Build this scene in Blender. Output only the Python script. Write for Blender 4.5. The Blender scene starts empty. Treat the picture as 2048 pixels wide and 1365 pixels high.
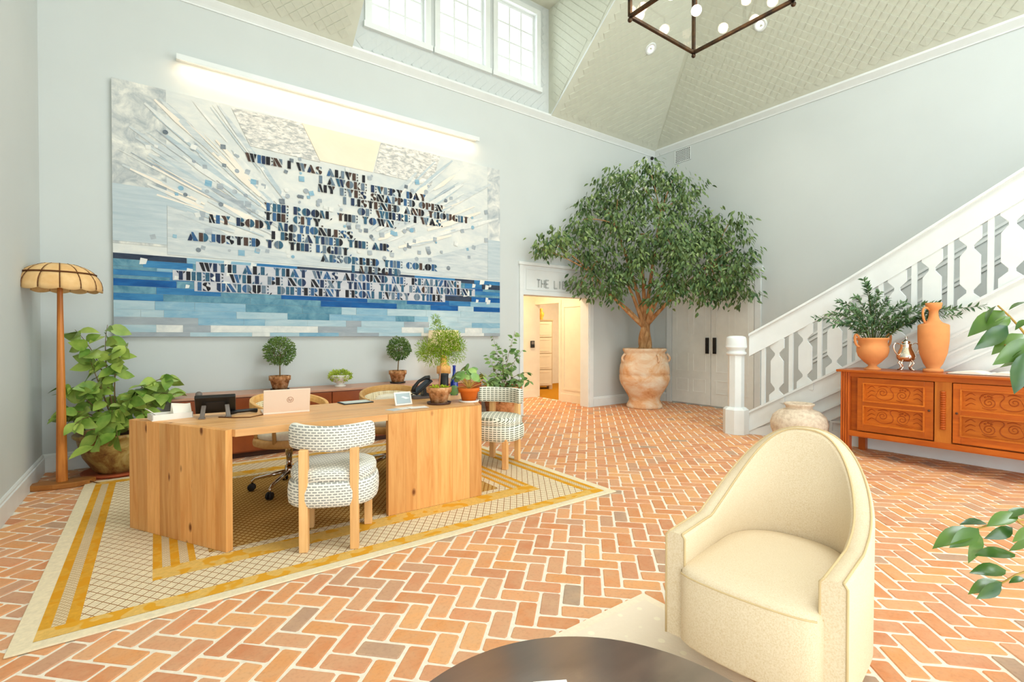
import bpy, math, random
from mathutils import Vector, Matrix, noise
R = random.Random(7)
PI = math.pi
scene = bpy.context.scene
col = scene.collection

# ------------------------------------------------------------------ camera
YAW, PITCH, CAMH = 0.628107, 0.012117, 1.35
cam_d = bpy.data.cameras.new('camera')
cam_d.sensor_fit = 'HORIZONTAL'
cam_d.sensor_width = 36.0
cam_d.lens = 983.4 / 2048 * 36.0
cam_d.clip_end = 200
cam = bpy.data.objects.new('camera', cam_d)
col.objects.link(cam)
cam.location = (0, 0, CAMH)
cam.rotation_euler = (PI / 2 - PITCH, 0, -YAW)
scene.camera = cam

# ------------------------------------------------------------------ sky, exposure
vs = scene.view_settings
vs.view_transform = 'Standard'
vs.look = 'None'
vs.gamma = 1
vs.use_curve_mapping = False
vs.exposure = 0.58
wd = bpy.data.worlds.new('overcast_sky')
scene.world = wd
wd.use_nodes = True
bgn = wd.node_tree.nodes['Background']
bgn.inputs[0].default_value = (0.86, 0.95, 1.0, 1)
bgn.inputs[1].default_value = 1.4

# ------------------------------------------------------------------ daylight at the windows of the room and at added openings
def area(name, loc, rot, sx, sy, watts, colour=(1, 1, 1)):
    l = bpy.data.lights.new(name, 'AREA')
    l.shape = 'RECTANGLE'
    l.size, l.size_y, l.energy, l.color = sx, sy, watts, colour
    o = bpy.data.objects.new(name, l)
    o.location, o.rotation_euler = loc, rot
    col.objects.link(o)
    return o
DAY = (0.90, 0.965, 1.0)
# windows of the wall behind the camera (Y = -8.2), facing into the room (+Y)
for i, wx in enumerate((0.75, 3.75, 6.75)):
    area('daylight_window_wall', (wx, -8.38, 2.1), (PI / 2, 0, 0), 2.3, 3.2, 74, DAY)
# unseen openings added in the side walls as fill; left one faces +X
area('added_daylight_left', (-1.12, -2.5, 1.45), (0, -PI / 2, 0), 2.7, 4.4, 105, DAY)
area('added_daylight_right', (8.68, -4.2, 1.45), (0, PI / 2, 0), 2.7, 4.4, 180, DAY)  # added out of view to brighten the left side
# dormer windows in view, facing -Y, and their twins in the roof behind the camera
area('daylight_dormer', (3.85, 6.95, 6.25), (-PI / 2, 0, 0), 3.2, 1.7, 36, (0.88, 0.96, 1.0))
area('daylight_dormer_twin', (3.85, -8.5, 6.25), (PI / 2, 0, 0), 3.2, 1.7, 22, DAY)
# unseen roof opening added overhead to brighten the floor and desk top
area('added_daylight_top', (3.78, -1.1, 8.75), (0, 0, 0), 2.6, 4.6, 340, DAY)

# ------------------------------------------------------------------ helpers
def lin(c):
    c /= 255.0
    return c / 12.92 if c <= 0.04045 else ((c + 0.055) / 1.055) ** 2.4
def rgb(r, g, b, k=1.0):
    return (lin(r) * k, lin(g) * k, lin(b) * k, 1)

def px(x, y, X=None, Y=None, Z=None):
    """a measured picture point placed on a known plane of the room"""
    cy, sy, cp, sp = math.cos(YAW), math.sin(YAW), math.cos(PITCH), math.sin(PITCH)
    f = Vector((sy * cp, cy * cp, -sp)); r = Vector((cy, -sy, 0)); u = Vector((sy * sp, cy * sp, cp))
    d = f + r * ((x - 1024) / 983.4) - u * ((y - 682.5) / 983.4)
    if X is not None: s = X / d.x
    elif Y is not None: s = Y / d.y
    else: s = (Z - CAMH) / d.z
    return Vector((0, 0, CAMH)) + d * s

class MB:
    def __init__(s): s.v, s.f, s.m, s.sm = [], [], [], []
    def add(s, vs_, fs, mat=0, smooth=False):
        b = len(s.v)
        s.v += [tuple(v) for v in vs_]
        for f in fs:
            s.f.append([b + i for i in f]); s.m.append(mat); s.sm.append(smooth)
        return s
    def box(s, x0, x1, y0, y1, z0, z1, mat=0):
        v = [(x0, y0, z0), (x1, y0, z0), (x1, y1, z0), (x0, y1, z0), (x0, y0, z1), (x1, y0, z1), (x1, y1, z1), (x0, y1, z1)]
        return s.add(v, [(0, 3, 2, 1), (4, 5, 6, 7), (0, 1, 5, 4), (1, 2, 6, 5), (2, 3, 7, 6), (3, 0, 4, 7)], mat)
    def obox(s, M, sx, sy, sz, mat=0):
        v = [M @ Vector((a * sx / 2, b * sy / 2, c * sz / 2)) for c in (-1, 1) for a, b in ((-1, -1), (1, -1), (1, 1), (-1, 1))]
        return s.add(v, [(0, 3, 2, 1), (4, 5, 6, 7), (0, 1, 5, 4), (1, 2, 6, 5), (2, 3, 7, 6), (3, 0, 4, 7)], mat)
    def beam(s, a, b, w, t, up=(0, 0, 1), mat=0):
        a, b = Vector(a), Vector(b); d = b - a; L = d.length; d.normalize()
        up = Vector(up); sd = d.cross(up)
        if sd.length < 1e-6: sd = Vector((1, 0, 0))
        sd.normalize(); up = sd.cross(d)
        M = Matrix((d, sd, up)).transposed().to_4x4(); M.translation = (a + b) / 2
        return s.obox(M, L, w, t, mat)
    def prism(s, poly, f0, f1, mat=0):
        """poly: 2-D list; f0, f1 map (a, b) to 3-D for the two faces"""
        n = len(poly)
        v = [f0(*p) for p in poly] + [f1(*p) for p in poly]
        fs = [tuple(range(n))[::-1], tuple(range(n, 2 * n))] + [(i, (i + 1) % n, n + (i + 1) % n, n + i) for i in range(n)]
        return s.add(v, fs, mat)
    def extr(s, poly, z0, z1, mat=0):
        return s.prism(poly, lambda a, b: (a, b, z0), lambda a, b: (a, b, z1), mat)
    def lathe(s, prof, n=28, c=(0, 0, 0), mat=0, smooth=True, caps=True, a0=0, wob=0):
        v = []
        for r, z in prof:
            for i in range(n):
                a = a0 + 2 * PI * i / n
                rr = r
                v.append((c[0] + rr * math.cos(a), c[1] + rr * math.sin(a), c[2] + z))
        fs = []
        for k in range(len(prof) - 1):
            for i in range(n):
                j = (i + 1) % n
                fs.append((k * n + i, k * n + j, (k + 1) * n + j, (k + 1) * n + i))
        s.add(v, fs, mat, smooth)
        if caps:
            b = len(s.v) - len(v)
            if prof[0][0] > 1e-4: s.f.append([b + i for i in range(n)][::-1]); s.m.append(mat); s.sm.append(False)
            if prof[-1][0] > 1e-4: s.f.append([b + (len(prof) - 1) * n + i for i in range(n)]); s.m.append(mat); s.sm.append(False)
        return s
    def tube(s, pts, rad, n=8, mat=0, smooth=True, closed=False):
        pts = [Vector(p) for p in pts]
        if not isinstance(rad, (list, tuple)): rad = [rad] * len(pts)
        m = len(pts); v = []; nrm = None
        for i, p in enumerate(pts):
            if closed: t = pts[(i + 1) % m] - pts[i - 1]
            else: t = pts[min(i + 1, m - 1)] - pts[max(i - 1, 0)]
            if t.length < 1e-9: t = Vector((0, 0, 1))
            t.normalize()
            if nrm is None: nrm = t.orthogonal().normalized()
            else:
                nrm = nrm - t * nrm.dot(t)
                nrm = nrm.normalized() if nrm.length > 1e-6 else t.orthogonal().normalized()
            bn = t.cross(nrm)
            for k in range(n):
                a = 2 * PI * k / n
                v.append(p + (nrm * math.cos(a) + bn * math.sin(a)) * rad[i])
        fs = []
        for i in range(m if closed else m - 1):
            i2 = (i + 1) % m
            for k in range(n):
                k2 = (k + 1) % n
                fs.append((i * n + k, i * n + k2, i2 * n + k2, i2 * n + k))
        if not closed:
            fs.append(tuple(range(n))[::-1]); fs.append(tuple((m - 1) * n + k for k in range(n)))
        return s.add(v, fs, mat, smooth)
    def sweep(s, pts, prof, up=(0, 0, 1), mat=0, smooth=False, closed=False):
        """profile (side, up) swept along pts"""
        pts = [Vector(p) for p in pts]; m = len(pts); n = len(prof); v = []
        for i, p in enumerate(pts):
            if closed: t = pts[(i + 1) % m] - pts[i - 1]
            else: t = pts[min(i + 1, m - 1)] - pts[max(i - 1, 0)]
            t.normalize(); sd = t.cross(Vector(up)); sd.normalize(); u2 = sd.cross(t)
            for a, b in prof: v.append(p + sd * a + u2 * b)
        fs = []
        for i in range(m if closed else m - 1):
            i2 = (i + 1) % m
            for k in range(n):
                k2 = (k + 1) % n
                fs.append((i * n + k, i * n + k2, i2 * n + k2, i2 * n + k))
        if not closed:
            fs.append(tuple(range(n))[::-1]); fs.append(tuple((m - 1) * n + k for k in range(n)))
        return s.add(v, fs, mat, smooth)
    def ball(s, c, r, n=14, k=9, mat=0, sq=1.0):
        prof = [(r * math.sin(PI * i / k), -r * sq * math.cos(PI * i / k)) for i in range(k + 1)]
        return s.lathe(prof, n, c, mat, True, False)
    def mesh(s, name, mats):
        me = bpy.data.meshes.new(name)
        me.from_pydata(s.v, [], s.f)
        if not isinstance(mats, (list, tuple)): mats = [mats]
        for m in mats: me.materials.append(m)
        if len(mats) > 1: me.polygons.foreach_set('material_index', s.m)
        me.polygons.foreach_set('use_smooth', s.sm)
        me.update()
        return me
    def build(s, name, mats, parent=None, bevel=0, seg=2, sub=0, loc=None):
        o = bpy.data.objects.new(name, s.mesh(name, mats))
        col.objects.link(o)
        if parent is not None: o.parent = parent
        if loc is not None: o.location = loc
        if bevel:
            md = o.modifiers.new('bevel', 'BEVEL'); md.width = bevel; md.segments = seg; md.limit_method = 'ANGLE'; md.angle_limit = 0.6
            md.harden_normals = False
        if sub:
            md = o.modifiers.new('sub', 'SUBSURF'); md.levels = sub; md.render_levels = sub
        return o
def tag(o, label, cat, group=None):
    o['label'] = label; o['category'] = cat
    if group: o['group'] = group
    return o
def thing(name, label, cat, loc=(0, 0, 0), rz=0, group=None):
    o = bpy.data.objects.new(name, None); o.empty_display_size = .1
    col.objects.link(o); o.location = loc; o.rotation_euler = (0, 0, rz)
    return tag(o, label, cat, group)
def struct(o):
    o['kind'] = 'structure'; return o
def copy_tree(o, parent=None):
    c = o.copy(); col.objects.link(c)
    if parent is not None: c.parent = parent
    for ch in list(o.children): copy_tree(ch, c)
    return c
def link_mesh(name, me, parent, M=None):
    o = bpy.data.objects.new(name, me); col.objects.link(o); o.parent = parent
    if M is not None: o.matrix_basis = M
    return o
def frame(pos, d, up=(0, 0, 1), s=1.0):
    """local +Y along d, +Z as near up as can be"""
    d = Vector(d).normalized(); up = Vector(up)
    x = d.cross(up)
    if x.length < 1e-5: x = Vector((1, 0, 0))
    x.normalize(); z = x.cross(d)
    M = Matrix((x, d, z)).transposed().to_4x4()
    for i in range(3):
        for j in range(3): M[i][j] *= s
    M.translation = Vector(pos)
    return M
def bez(p0, p1, p2, n=8):
    p0, p1, p2 = Vector(p0), Vector(p1), Vector(p2)
    return [p0 * (1 - t) ** 2 + p1 * 2 * t * (1 - t) + p2 * t * t for t in (i / n for i in range(n + 1))]

# ------------------------------------------------------------------ materials
class NT:
    def __init__(s, name, rough=.6, spec=.3, metal=0):
        s.m = bpy.data.materials.new(name); s.m.use_nodes = True
        s.t = s.m.node_tree; s.b = s.t.nodes['Principled BSDF']
        s.b.inputs['Roughness'].default_value = rough
        s.b.inputs['Specular IOR Level'].default_value = spec
        s.b.inputs['Metallic'].default_value = metal
        s.tc = None
    def n(s, typ, **kw):
        nd = s.t.nodes.new(typ)
        for k, v in kw.items(): setattr(nd, k, v)
        return nd
    def l(s, a, b): s.t.links.new(a, b)
    def coord(s, scale=(1, 1, 1), rot=(0, 0, 0), src='Object'):
        tc = s.n('ShaderNodeTexCoord'); mp = s.n('ShaderNodeMapping')
        mp.inputs['Scale'].default_value = scale; mp.inputs['Rotation'].default_value = rot
        s.l(tc.outputs[src], mp.inputs['Vector']); return mp.outputs['Vector']
    def noise(s, vec, scale=5, detail=4, rough=.55, dist=0):
        nd = s.n('ShaderNodeTexNoise'); nd.inputs['Scale'].default_value = scale; nd.inputs['Detail'].default_value = detail
        nd.inputs['Roughness'].default_value = rough; nd.inputs['Distortion'].default_value = dist
        if vec is not None: s.l(vec, nd.inputs['Vector'])
        return nd.outputs['Fac']
    def ramp(s, fac, stops):
        nd = s.n('ShaderNodeValToRGB'); e = nd.color_ramp.elements
        while len(e) < len(stops): e.new(.5)
        for i, (p, c) in enumerate(stops): e[i].position = p; e[i].color = c
        s.l(fac, nd.inputs['Fac']); return nd.outputs['Color']
    def mix(s, fac, a, b, mode='MIX'):
        nd = s.n('ShaderNodeMix', data_type='RGBA', blend_type=mode)
        for sock, val in ((nd.inputs[0], fac), (nd.inputs[6], a), (nd.inputs[7], b)):
            if hasattr(val, 'links'): s.l(val, sock)
            else: sock.default_value = val
        return nd.outputs[2]
    def math(s, op, a, b=None):
        nd = s.n('ShaderNodeMath', operation=op)
        for sock, val in ((nd.inputs[0], a), (nd.inputs[1], b)):
            if val is None: continue
            if hasattr(val, 'links'): s.l(val, sock)
            else: sock.default_value = val
        return nd.outputs[0]
    def base(s, c):
        if hasattr(c, 'links'): s.l(c, s.b.inputs['Base Color'])
        else: s.b.inputs['Base Color'].default_value = c
        return s
    def bump(s, h, strength=.3, dist=.01):
        nd = s.n('ShaderNodeBump'); nd.inputs['Strength'].default_value = strength; nd.inputs['Distance'].default_value = dist
        s.l(h, nd.inputs['Height']); s.l(nd.outputs['Normal'], s.b.inputs['Normal']); return s
def flat(name, c, rough=.6, spec=.3, metal=0, var=.06, scale=6):
    t = NT(name, rough, spec, metal)
    if var:
        f = t.noise(t.coord(), scale, 3)
        d = tuple(max(0, x * (1 - var * 2)) for x in c[:3]) + (1,)
        e = tuple(min(1, x * (1 + var)) for x in c[:3]) + (1,)
        t.base(t.ramp(f, [(.3, d), (.7, e)]))
    else: t.base(c)
    return t.m
def wood(name, c1, c2, grain=(9, 9, .8), rough=.5, spec=.3, knots=False, rot=(0, 0, 0)):
    t = NT(name, rough, spec)
    oi = t.n('ShaderNodeObjectInfo')
    tc = t.n('ShaderNodeTexCoord'); ad = t.n('ShaderNodeVectorMath', operation='ADD'); mp = t.n('ShaderNodeMapping')
    sc_ = t.n('ShaderNodeVectorMath', operation='SCALE'); cb = t.n('ShaderNodeCombineXYZ')
    for k in range(3): t.l(oi.outputs['Random'], cb.inputs[k])
    t.l(cb.outputs[0], sc_.inputs[0]); sc_.inputs['Scale'].default_value = 37.0
    t.l(tc.outputs['Object'], ad.inputs[0]); t.l(sc_.outputs[0], ad.inputs[1]); t.l(ad.outputs[0], mp.inputs['Vector'])
    mp.inputs['Scale'].default_value = grain; mp.inputs['Rotation'].default_value = rot
    f = t.noise(mp.outputs['Vector'], 3.2, 5, .6, .8)
    c = t.ramp(f, [(.28, c2), (.5, tuple((a + b) / 2 for a, b in zip(c1, c2))), (.72, c1)])
    hs = t.n('ShaderNodeHueSaturation')
    v = t.math('MULTIPLY_ADD', oi.outputs['Random'], .30); t.t.nodes[-1].inputs[2].default_value = .84
    t.l(v, hs.inputs['Value']); t.l(c, hs.inputs['Color'])
    out = hs.outputs['Color']
    if knots:
        vo = t.n('ShaderNodeTexVoronoi', feature='F1'); vo.inputs['Scale'].default_value = 3.6
        mp2 = t.n('ShaderNodeMapping'); mp2.inputs['Scale'].default_value = (1.6, 1.6, .9); t.l(ad.outputs[0], mp2.inputs['Vector'])
        t.l(mp2.outputs['Vector'], vo.inputs['Vector'])
        k = t.ramp(vo.outputs['Distance'], [(.05, (1, 1, 1, 1)), (.12, (0, 0, 0, 1))])
        out = t.mix(k, out, rgb(120, 66, 26))
    t.base(out); t.bump(f, .08, .004)
    return t.m
# ---- materials used by the room
def plaster(name, c):
    t = NT(name, .75, .2)
    f = t.noise(t.coord(), 1.2, 3); g = t.noise(t.coord(), 60, 2)
    t.base(t.ramp(f, [(.3, tuple(x * .965 for x in c[:3]) + (1,)), (.7, c)])); t.bump(g, .04, .002)
    return t.m
M_WALL = plaster('wall_paint', rgb(210, 215, 213))
M_TRIM = flat('white_gloss_paint', rgb(232, 236, 234), .35, .4, var=.015)
M_CEIL = flat('ceiling_paint', rgb(214, 216, 200), .6, .25, var=.02)
M_DOORP = flat('door_paint', rgb(240, 241, 234), .4, .35, var=.02)
M_BLACK = flat('black_metal', rgb(26, 25, 24), .4, .4, var=.1)
M_MORTAR = flat('mortar', rgb(243, 231, 212), .85, .15, var=.05, scale=30)
def brick_mat():
    t = NT('fired_brick', .62, .28)
    at = t.n('ShaderNodeAttribute', attribute_name='tone')
    v = t.coord(src='Generated') if False else t.coord()
    geo = t.n('ShaderNodeNewGeometry')
    f = t.noise(geo.outputs['Position'], 9, 4, .6); g = t.noise(geo.outputs['Position'], 55, 3, .6)
    c = t.mix(t.ramp(f, [(.35, (0, 0, 0, 1)), (.75, (.55, .55, .55, 1))]), at.outputs['Color'], rgb(214, 172, 134))
    c = t.mix(t.ramp(g, [(.3, (.16, .16, .16, 1)), (.5, (0, 0, 0, 1))]), c, rgb(132, 84, 54))
    t.base(c); t.bump(g, .25, .003)
    return t.m
M_BRICK = brick_mat()
def glass_mat():
    t = NT('window_glass'); t.t.nodes.remove(t.b)
    tr = t.n('ShaderNodeBsdfTransparent'); gl = t.n('ShaderNodeBsdfGlossy'); gl.inputs['Roughness'].default_value = .02
    mx = t.n('ShaderNodeMixShader'); mx.inputs[0].default_value = .07
    t.l(tr.outputs[0], mx.inputs[1]); t.l(gl.outputs[0], mx.inputs[2]); t.l(mx.outputs[0], t.t.nodes['Material Output'].inputs['Surface'])
    return t.m
M_GLASS = glass_mat()
M_CARPET = flat('mustard_carpet', rgb(190, 132, 38), .95, .05, var=.15, scale=80)

BX, LX, RY, SY, TOP = 8.452, -.9, 6.584, -8.2, 5.08      # right wall, left wall, back wall, south wall, cornice height
SA, SB = .815, 1.15                                        # ceiling slopes off the back and the right wall
DX0, DX1, DZ = 2.13, 5.57, 7.0                             # dormer
CAMP = Vector((0, 0, CAMH))
_f = Vector((math.sin(YAW), math.cos(YAW), 0)); _r = Vector((math.cos(YAW), -math.sin(YAW), 0))
def seen(p, m=260):
    d = Vector(p) - CAMP; z = d.dot(_f)
    if z < .15: return False
    return -m < 1024 + 983 * d.dot(_r) / z < 2048 + m and -m < 671 - 983 * d.z / z < 1365 + m

# ------------------------------------------------------------------ floor: mortar bed and herringbone bricks
fl = MB().box(LX - .1, BX + .1, SY - .1, RY + 2.3, -.12, -.004).build('floor', M_MORTAR); struct(fl)
BW, BL_, BJ = .1058, .2116, .0165
TONES = [rgb(222, 152, 100), rgb(214, 140, 90), rgb(228, 162, 112), rgb(206, 134, 92), rgb(219, 148, 104), rgb(232, 168, 112),
         rgb(212, 146, 106), rgb(224, 154, 96), rgb(200, 150, 118), rgb(186, 148, 122), rgb(172, 146, 124), rgb(216, 158, 118)]
def brick_geo(L, W, rr):
    hx, hy, c = L / 2, W / 2, .008
    oct_ = lambda e: [(hx - e, hy - c - e * .4), (hx - c - e * .4, hy - e), (-hx + c + e * .4, hy - e), (-hx + e, hy - c - e * .4),
                      (-hx + e, -hy + c + e * .4), (-hx + c + e * .4, -hy + e), (hx - c - e * .4, -hy + e), (hx - e, -hy + c + e * .4)]
    v = []
    jit = [(rr.uniform(-.0025, .0025), rr.uniform(-.0025, .0025)) for _ in range(8)]
    for e, z in ((0, -.03), (0, -.0025), (.004, .0008)):
        v += [(x + j[0], y + j[1], z) for (x, y), j in zip(oct_(e), jit)]
    f = [(i + 8 * k, (i + 1) % 8 + 8 * k, (i + 1) % 8 + 8 * k + 8, i + 8 * k + 8) for k in (0, 1) for i in range(8)] + [tuple(range(16, 24))]
    return v, f
def set_tone(me, cols):
    a = me.attributes.new('tone', 'FLOAT_COLOR', 'POINT')
    flat_ = [x for c in cols for x in c]
    a.data.foreach_set('color', flat_)
rb = random.Random(3)
variants = []
for k, tcol in enumerate(TONES):
    v, f = brick_geo(BL_ - BJ, BW - BJ, rb)
    mb = MB().add(v, f); me = mb.mesh('brick', M_BRICK); set_tone(me, [tcol] * len(v)); variants.append((me, v, f))
U = Vector((1, -1, 0)) / math.sqrt(2); V = Vector((1, 1, 0)) / math.sqrt(2)
c0 = Vector((.7759, 2.0264, 0)); u0, v0 = c0.dot(U) - BW, c0.dot(V) - BW / 2
bricks = []
for j in range(-90, 130):
    for m in range(-40, 40):
        i = j + 4 * m
        for kind in (0, 1):
            if kind == 0: cu, cv = (i + 1) * BW, (j + .5) * BW
            else: cu, cv = (i + 3.5) * BW, (j + 1) * BW
            p = U * (u0 + cu) + V * (v0 + cv)
            if not (LX + .03 < p.x < BX - .03): continue
            if p.y > RY - .03 and not (4.99 < p.x < 6.74 and p.y < 8.38): continue
            if p.y < -1.6 or not seen(p, 900): continue
            bricks.append(((p - CAMP).length, p, kind))
bricks.sort(key=lambda b: b[0])
onscreen = [b for b in bricks if seen(b[1], 0)]
# largest in view: not hidden under rugs, table or chair
def open_floor(p):
    if -.55 < p.x < 3.2 and 2.95 < p.y < 5.8: return False
    if p.x < 2.0 and p.y < 1.6: return False
    if 1.6 < p.x < 2.5 and .5 < p.y < 1.4: return False
    return True
chosen = set(id(b) for b in [b for b in onscreen if open_floor(b[1])][:300])
rest_v, rest_f, rest_t = [], [], []
for b in bricks:
    k = rb.choices(range(12), [9, 8, 9, 7, 8, 8, 7, 8, 3, 1.6, 1, 6])[0]
    me, v, f = variants[k]
    ang = -PI / 4 if b[2] == 0 else PI / 4
    M = Matrix.Translation(b[1] + Vector((0, 0, rb.uniform(-.0014, .0006)))) @ Matrix.Rotation(ang + rb.uniform(-.012, .012), 4, 'Z')
    if id(b) in chosen: link_mesh('brick', me, fl, M)
    else:
        n0 = len(rest_v); rest_v += [tuple(M @ Vector(q)) for q in v]; rest_f += [[n0 + q for q in g] for g in f]; rest_t += [TONES[k]] * len(v)
mb = MB(); mb.v, mb.f, mb.m, mb.sm = rest_v, rest_f, [0] * len(rest_f), [False] * len(rest_f)
o = mb.build('brick_paving', M_BRICK, fl); set_tone(o.data, rest_t); o['kind'] = 'stuff'

# ------------------------------------------------------------------ walls
W = MB()
OX0, OX1, OZ = 5.0, 6.55, 2.03                            # opening to the library
W.box(LX - .2, OX0, RY, RY + .2, 0, TOP); W.box(OX0, OX1, RY, RY + .2, OZ, TOP); W.box(OX1, BX + .2, RY, RY + .2, 0, TOP)
WIN = [(2.37, 3.25), (3.415, 4.285), (4.45, 5.32)]; WZ0, WZ1 = 5.55, 6.83
W.box(DX0, DX1, RY, RY + .2, TOP, WZ0); W.box(DX0, DX1, RY, RY + .2, WZ1, DZ)
xs = [DX0] + [x for w in WIN for x in w] + [DX1]
for k in range(0, len(xs), 2): W.box(xs[k], xs[k + 1], RY, RY + .2, WZ0, WZ1)
wall_back = struct(W.build('wall_back', M_WALL))
W = MB().box(BX, BX + .2, -1.9, RY, 0, TOP).box(BX, BX + .2, SY, -6.5, 0, TOP).box(BX, BX + .2, -6.5, -1.9, 0, .06).box(BX, BX + .2, -6.5, -1.9, 2.86, TOP)
for yy in (-5.35, -4.2, -3.05): W.box(BX + .06, BX + .14, yy - .05, yy + .05, .06, 2.86)  # bars of the unseen opening added to let fill light in
struct(W.build('wall_right', M_WALL))
W = MB()                                                    # left wall with an unseen opening added for fill light
W.box(LX - .2, LX, -.2, RY, 0, TOP).box(LX - .2, LX, SY, -4.8, 0, TOP).box(LX - .2, LX, -4.8, -.2, 0, .06).box(LX - .2, LX, -4.8, -.2, 2.86, TOP)
for yy in (-3.65, -2.5, -1.35): W.box(LX - .14, LX - .06, yy - .05, yy + .05, .06, 2.86)
for zz in (.9, 1.85): W.box(LX - .12, LX - .08, -4.8, -.2, zz - .02, zz + .02)
struct(W.build('wall_left', M_WALL))
W = MB()                                                    # wall behind the camera with three tall windows
cx = [LX - .2]
for wx in (.75, 3.75, 6.75): cx += [wx - 1.15, wx + 1.15]
cx.append(BX + .2)
for k in range(0, len(cx), 2): W.box(cx[k], cx[k + 1], SY - .2, SY, .5, 3.7)
W.box(LX - .2, BX + .2, SY - .2, SY, 0, .5).box(LX - .2, BX + .2, SY - .2, SY, 3.7, TOP)
for wx in (.75, 3.75, 6.75):
    for dx in (-.4, .4): W.box(wx + dx - .03, wx + dx + .03, SY - .14, SY - .06, .5, 3.7)
    for z in (1.3, 2.1, 2.9): W.box(wx - 1.15, wx + 1.15, SY - .14, SY - .06, z - .025, z + .025)
W.box(DX0, DX1, SY - .2, SY, TOP, WZ0).box(DX0, DX1, SY - .2, SY, WZ1, DZ)
for k in range(0, len(xs), 2): W.box(xs[k], xs[k + 1], SY - .2, SY, WZ0, WZ1)
struct(W.build('wall_front', M_WALL))

# ------------------------------------------------------------------ ceiling
C = MB()
def hipx(z): return LX + (z - TOP) / SB, BX - (z - TOP) / SB
def hipy(z): return SY + (z - TOP) / SA, RY - (z - TOP) / SA
ZC = 8.6
l7, r7 = hipx(DZ); s7, n7 = hipy(DZ); l8, r8 = hipx(ZC); s8, n8 = hipy(ZC)
for (y0, y7, y8) in ((RY, n7, n8), (SY, s7, s8)):
    C.add([(LX, y0, TOP), (DX0, y0, TOP), (DX0, y7, DZ), (l7, y7, DZ)], [(0, 1, 2, 3)])
    C.add([(DX1, y0, TOP), (BX, y0, TOP), (r7, y7, DZ), (DX1, y7, DZ)], [(0, 1, 2, 3)])
    C.add([(l7, y7, DZ), (r7, y7, DZ), (r8, y8, ZC), (l8, y8, ZC)], [(0, 1, 2, 3)])
    C.add([(DX0, y0, TOP), (DX0, y0, DZ), (DX0, y7, DZ)], [(0, 1, 2)])
    C.add([(DX1, y0, TOP), (DX1, y0, DZ), (DX1, y7, DZ)], [(0, 1, 2)])
    C.add([(DX0, y0, DZ), (DX1, y0, DZ), (DX1, y7, DZ), (DX0, y7, DZ)], [(0, 1, 2, 3)])
C.add([(BX, RY, TOP), (BX, SY, TOP), (r8, s8, ZC), (r8, n8, ZC)], [(0, 1, 2, 3)])
C.add([(LX, RY, TOP), (LX, SY, TOP), (l8, s8, ZC), (l8, n8, ZC)], [(0, 1, 2, 3)])
kx0, kx1, ky0, ky1 = 2.45, 5.1, -3.4, 1.2                    # roof opening added for overhead fill
C.add([(l8, s8, ZC), (r8, s8, ZC), (r8, n8, ZC), (l8, n8, ZC), (kx0, ky0, ZC), (kx1, ky0, ZC), (kx1, ky1, ZC), (kx0, ky1, ZC)], [(0, 1, 5, 4), (1, 2, 6, 5), (2, 3, 7, 6), (3, 0, 4, 7)])
ceil = struct(C.build('ceiling', M_CEIL))

# diamond shingles
DG = .145
sh_v = [(0, DG / 2, .017), (-DG / 2, 0, .007), (0, -DG / 2, .002), (DG / 2, 0, .007), (0, DG / 2, -.004), (-DG / 2, 0, -.004), (DG / 2, 0, -.004)]
sh_f = [(0, 1, 2, 3), (0, 4, 5, 1), (0, 3, 6, 4)]
sh_me = MB().add([tuple(c * .985 for c in v) for v in sh_v], sh_f).mesh('shingle', M_CEIL)
sh_wall = MB().add([tuple(c * .985 for c in v) for v in sh_v], sh_f).mesh('shingle', M_WALL)
def shingle(org, e1, e2, nrm, inside, parent, lim):
    e1, e2, nrm, org = Vector(e1).normalized(), Vector(e2).normalized(), Vector(nrm).normalized(), Vector(org)
    B = Matrix((e1, e2, nrm)).transposed().to_4x4()
    out = []
    for i in range(-110, 111):
        for j in range(0, 110):
            a = (i + (j % 2) * .5) * DG; b = (j * .5 + .55) * DG
            p = org + e1 * a + e2 * b
            if inside(p) and seen(p, 200): out.append((p, B))
    return out
tl = []
na = Vector((0, -SA, -1)).normalized()
tl += shingle((DX0, RY, TOP), (1, 0, 0), (0, -1, SA), na, lambda p: (LX + (p.z - TOP) / SB + .05 < p.x < DX0 - .12 or DX1 + .12 < p.x < BX - (p.z - TOP) / SB - .07) and p.z < DZ - .05 and p.z > TOP + .1, 0, 0)
tl += shingle((DX0, n7, DZ), (1, 0, 0), (0, -1, SA), na, lambda p: l7 < p.x < BX - (p.z - TOP) / SB - .07 and p.z < ZC - .1, 0, 0)
nb = Vector((-SB, 0, -1)).normalized()
tl += shingle((BX, RY, TOP), (0, 1, 0), (-1, 0, SB), nb, lambda p: p.y < RY - (p.z - TOP) / SA - .07 and TOP + .12 < p.z < ZC - .1, 0, 0)
tl += shingle((DX1, RY, TOP), (0, -1, 0), (0, 0, 1), (-1, 0, 0), lambda p: p.y > RY - (p.z - TOP) / SA + .14 and p.z < DZ - .09 and p.y < RY - .09, 0, 0)
tl.sort(key=lambda t: (t[0] - CAMP).length + (0 if seen(t[0], -5) else 100))
def lay(tl, parent, name, sh_me=sh_me, mat=M_CEIL):
    mb = MB()
    for k, (p, B) in enumerate(tl):
        M = Matrix.Translation(p) @ B
        if k < 300: link_mesh('shingle', sh_me, parent, M)
        else: mb.add([M @ (Vector(v) * .985) for v in sh_v], sh_f)
    if mb.v: mb.build(name, mat, parent)['kind'] = 'stuff'
lay(tl, ceil, 'shingle_cladding')
tw = shingle((DX0, RY, TOP), (1, 0, 0), (0, 0, 1), (0, -1, 0), lambda p: DX0 + .08 < p.x < DX1 - .08 and TOP + .13 < p.z < WZ0 - .12, 0, 0)
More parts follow.
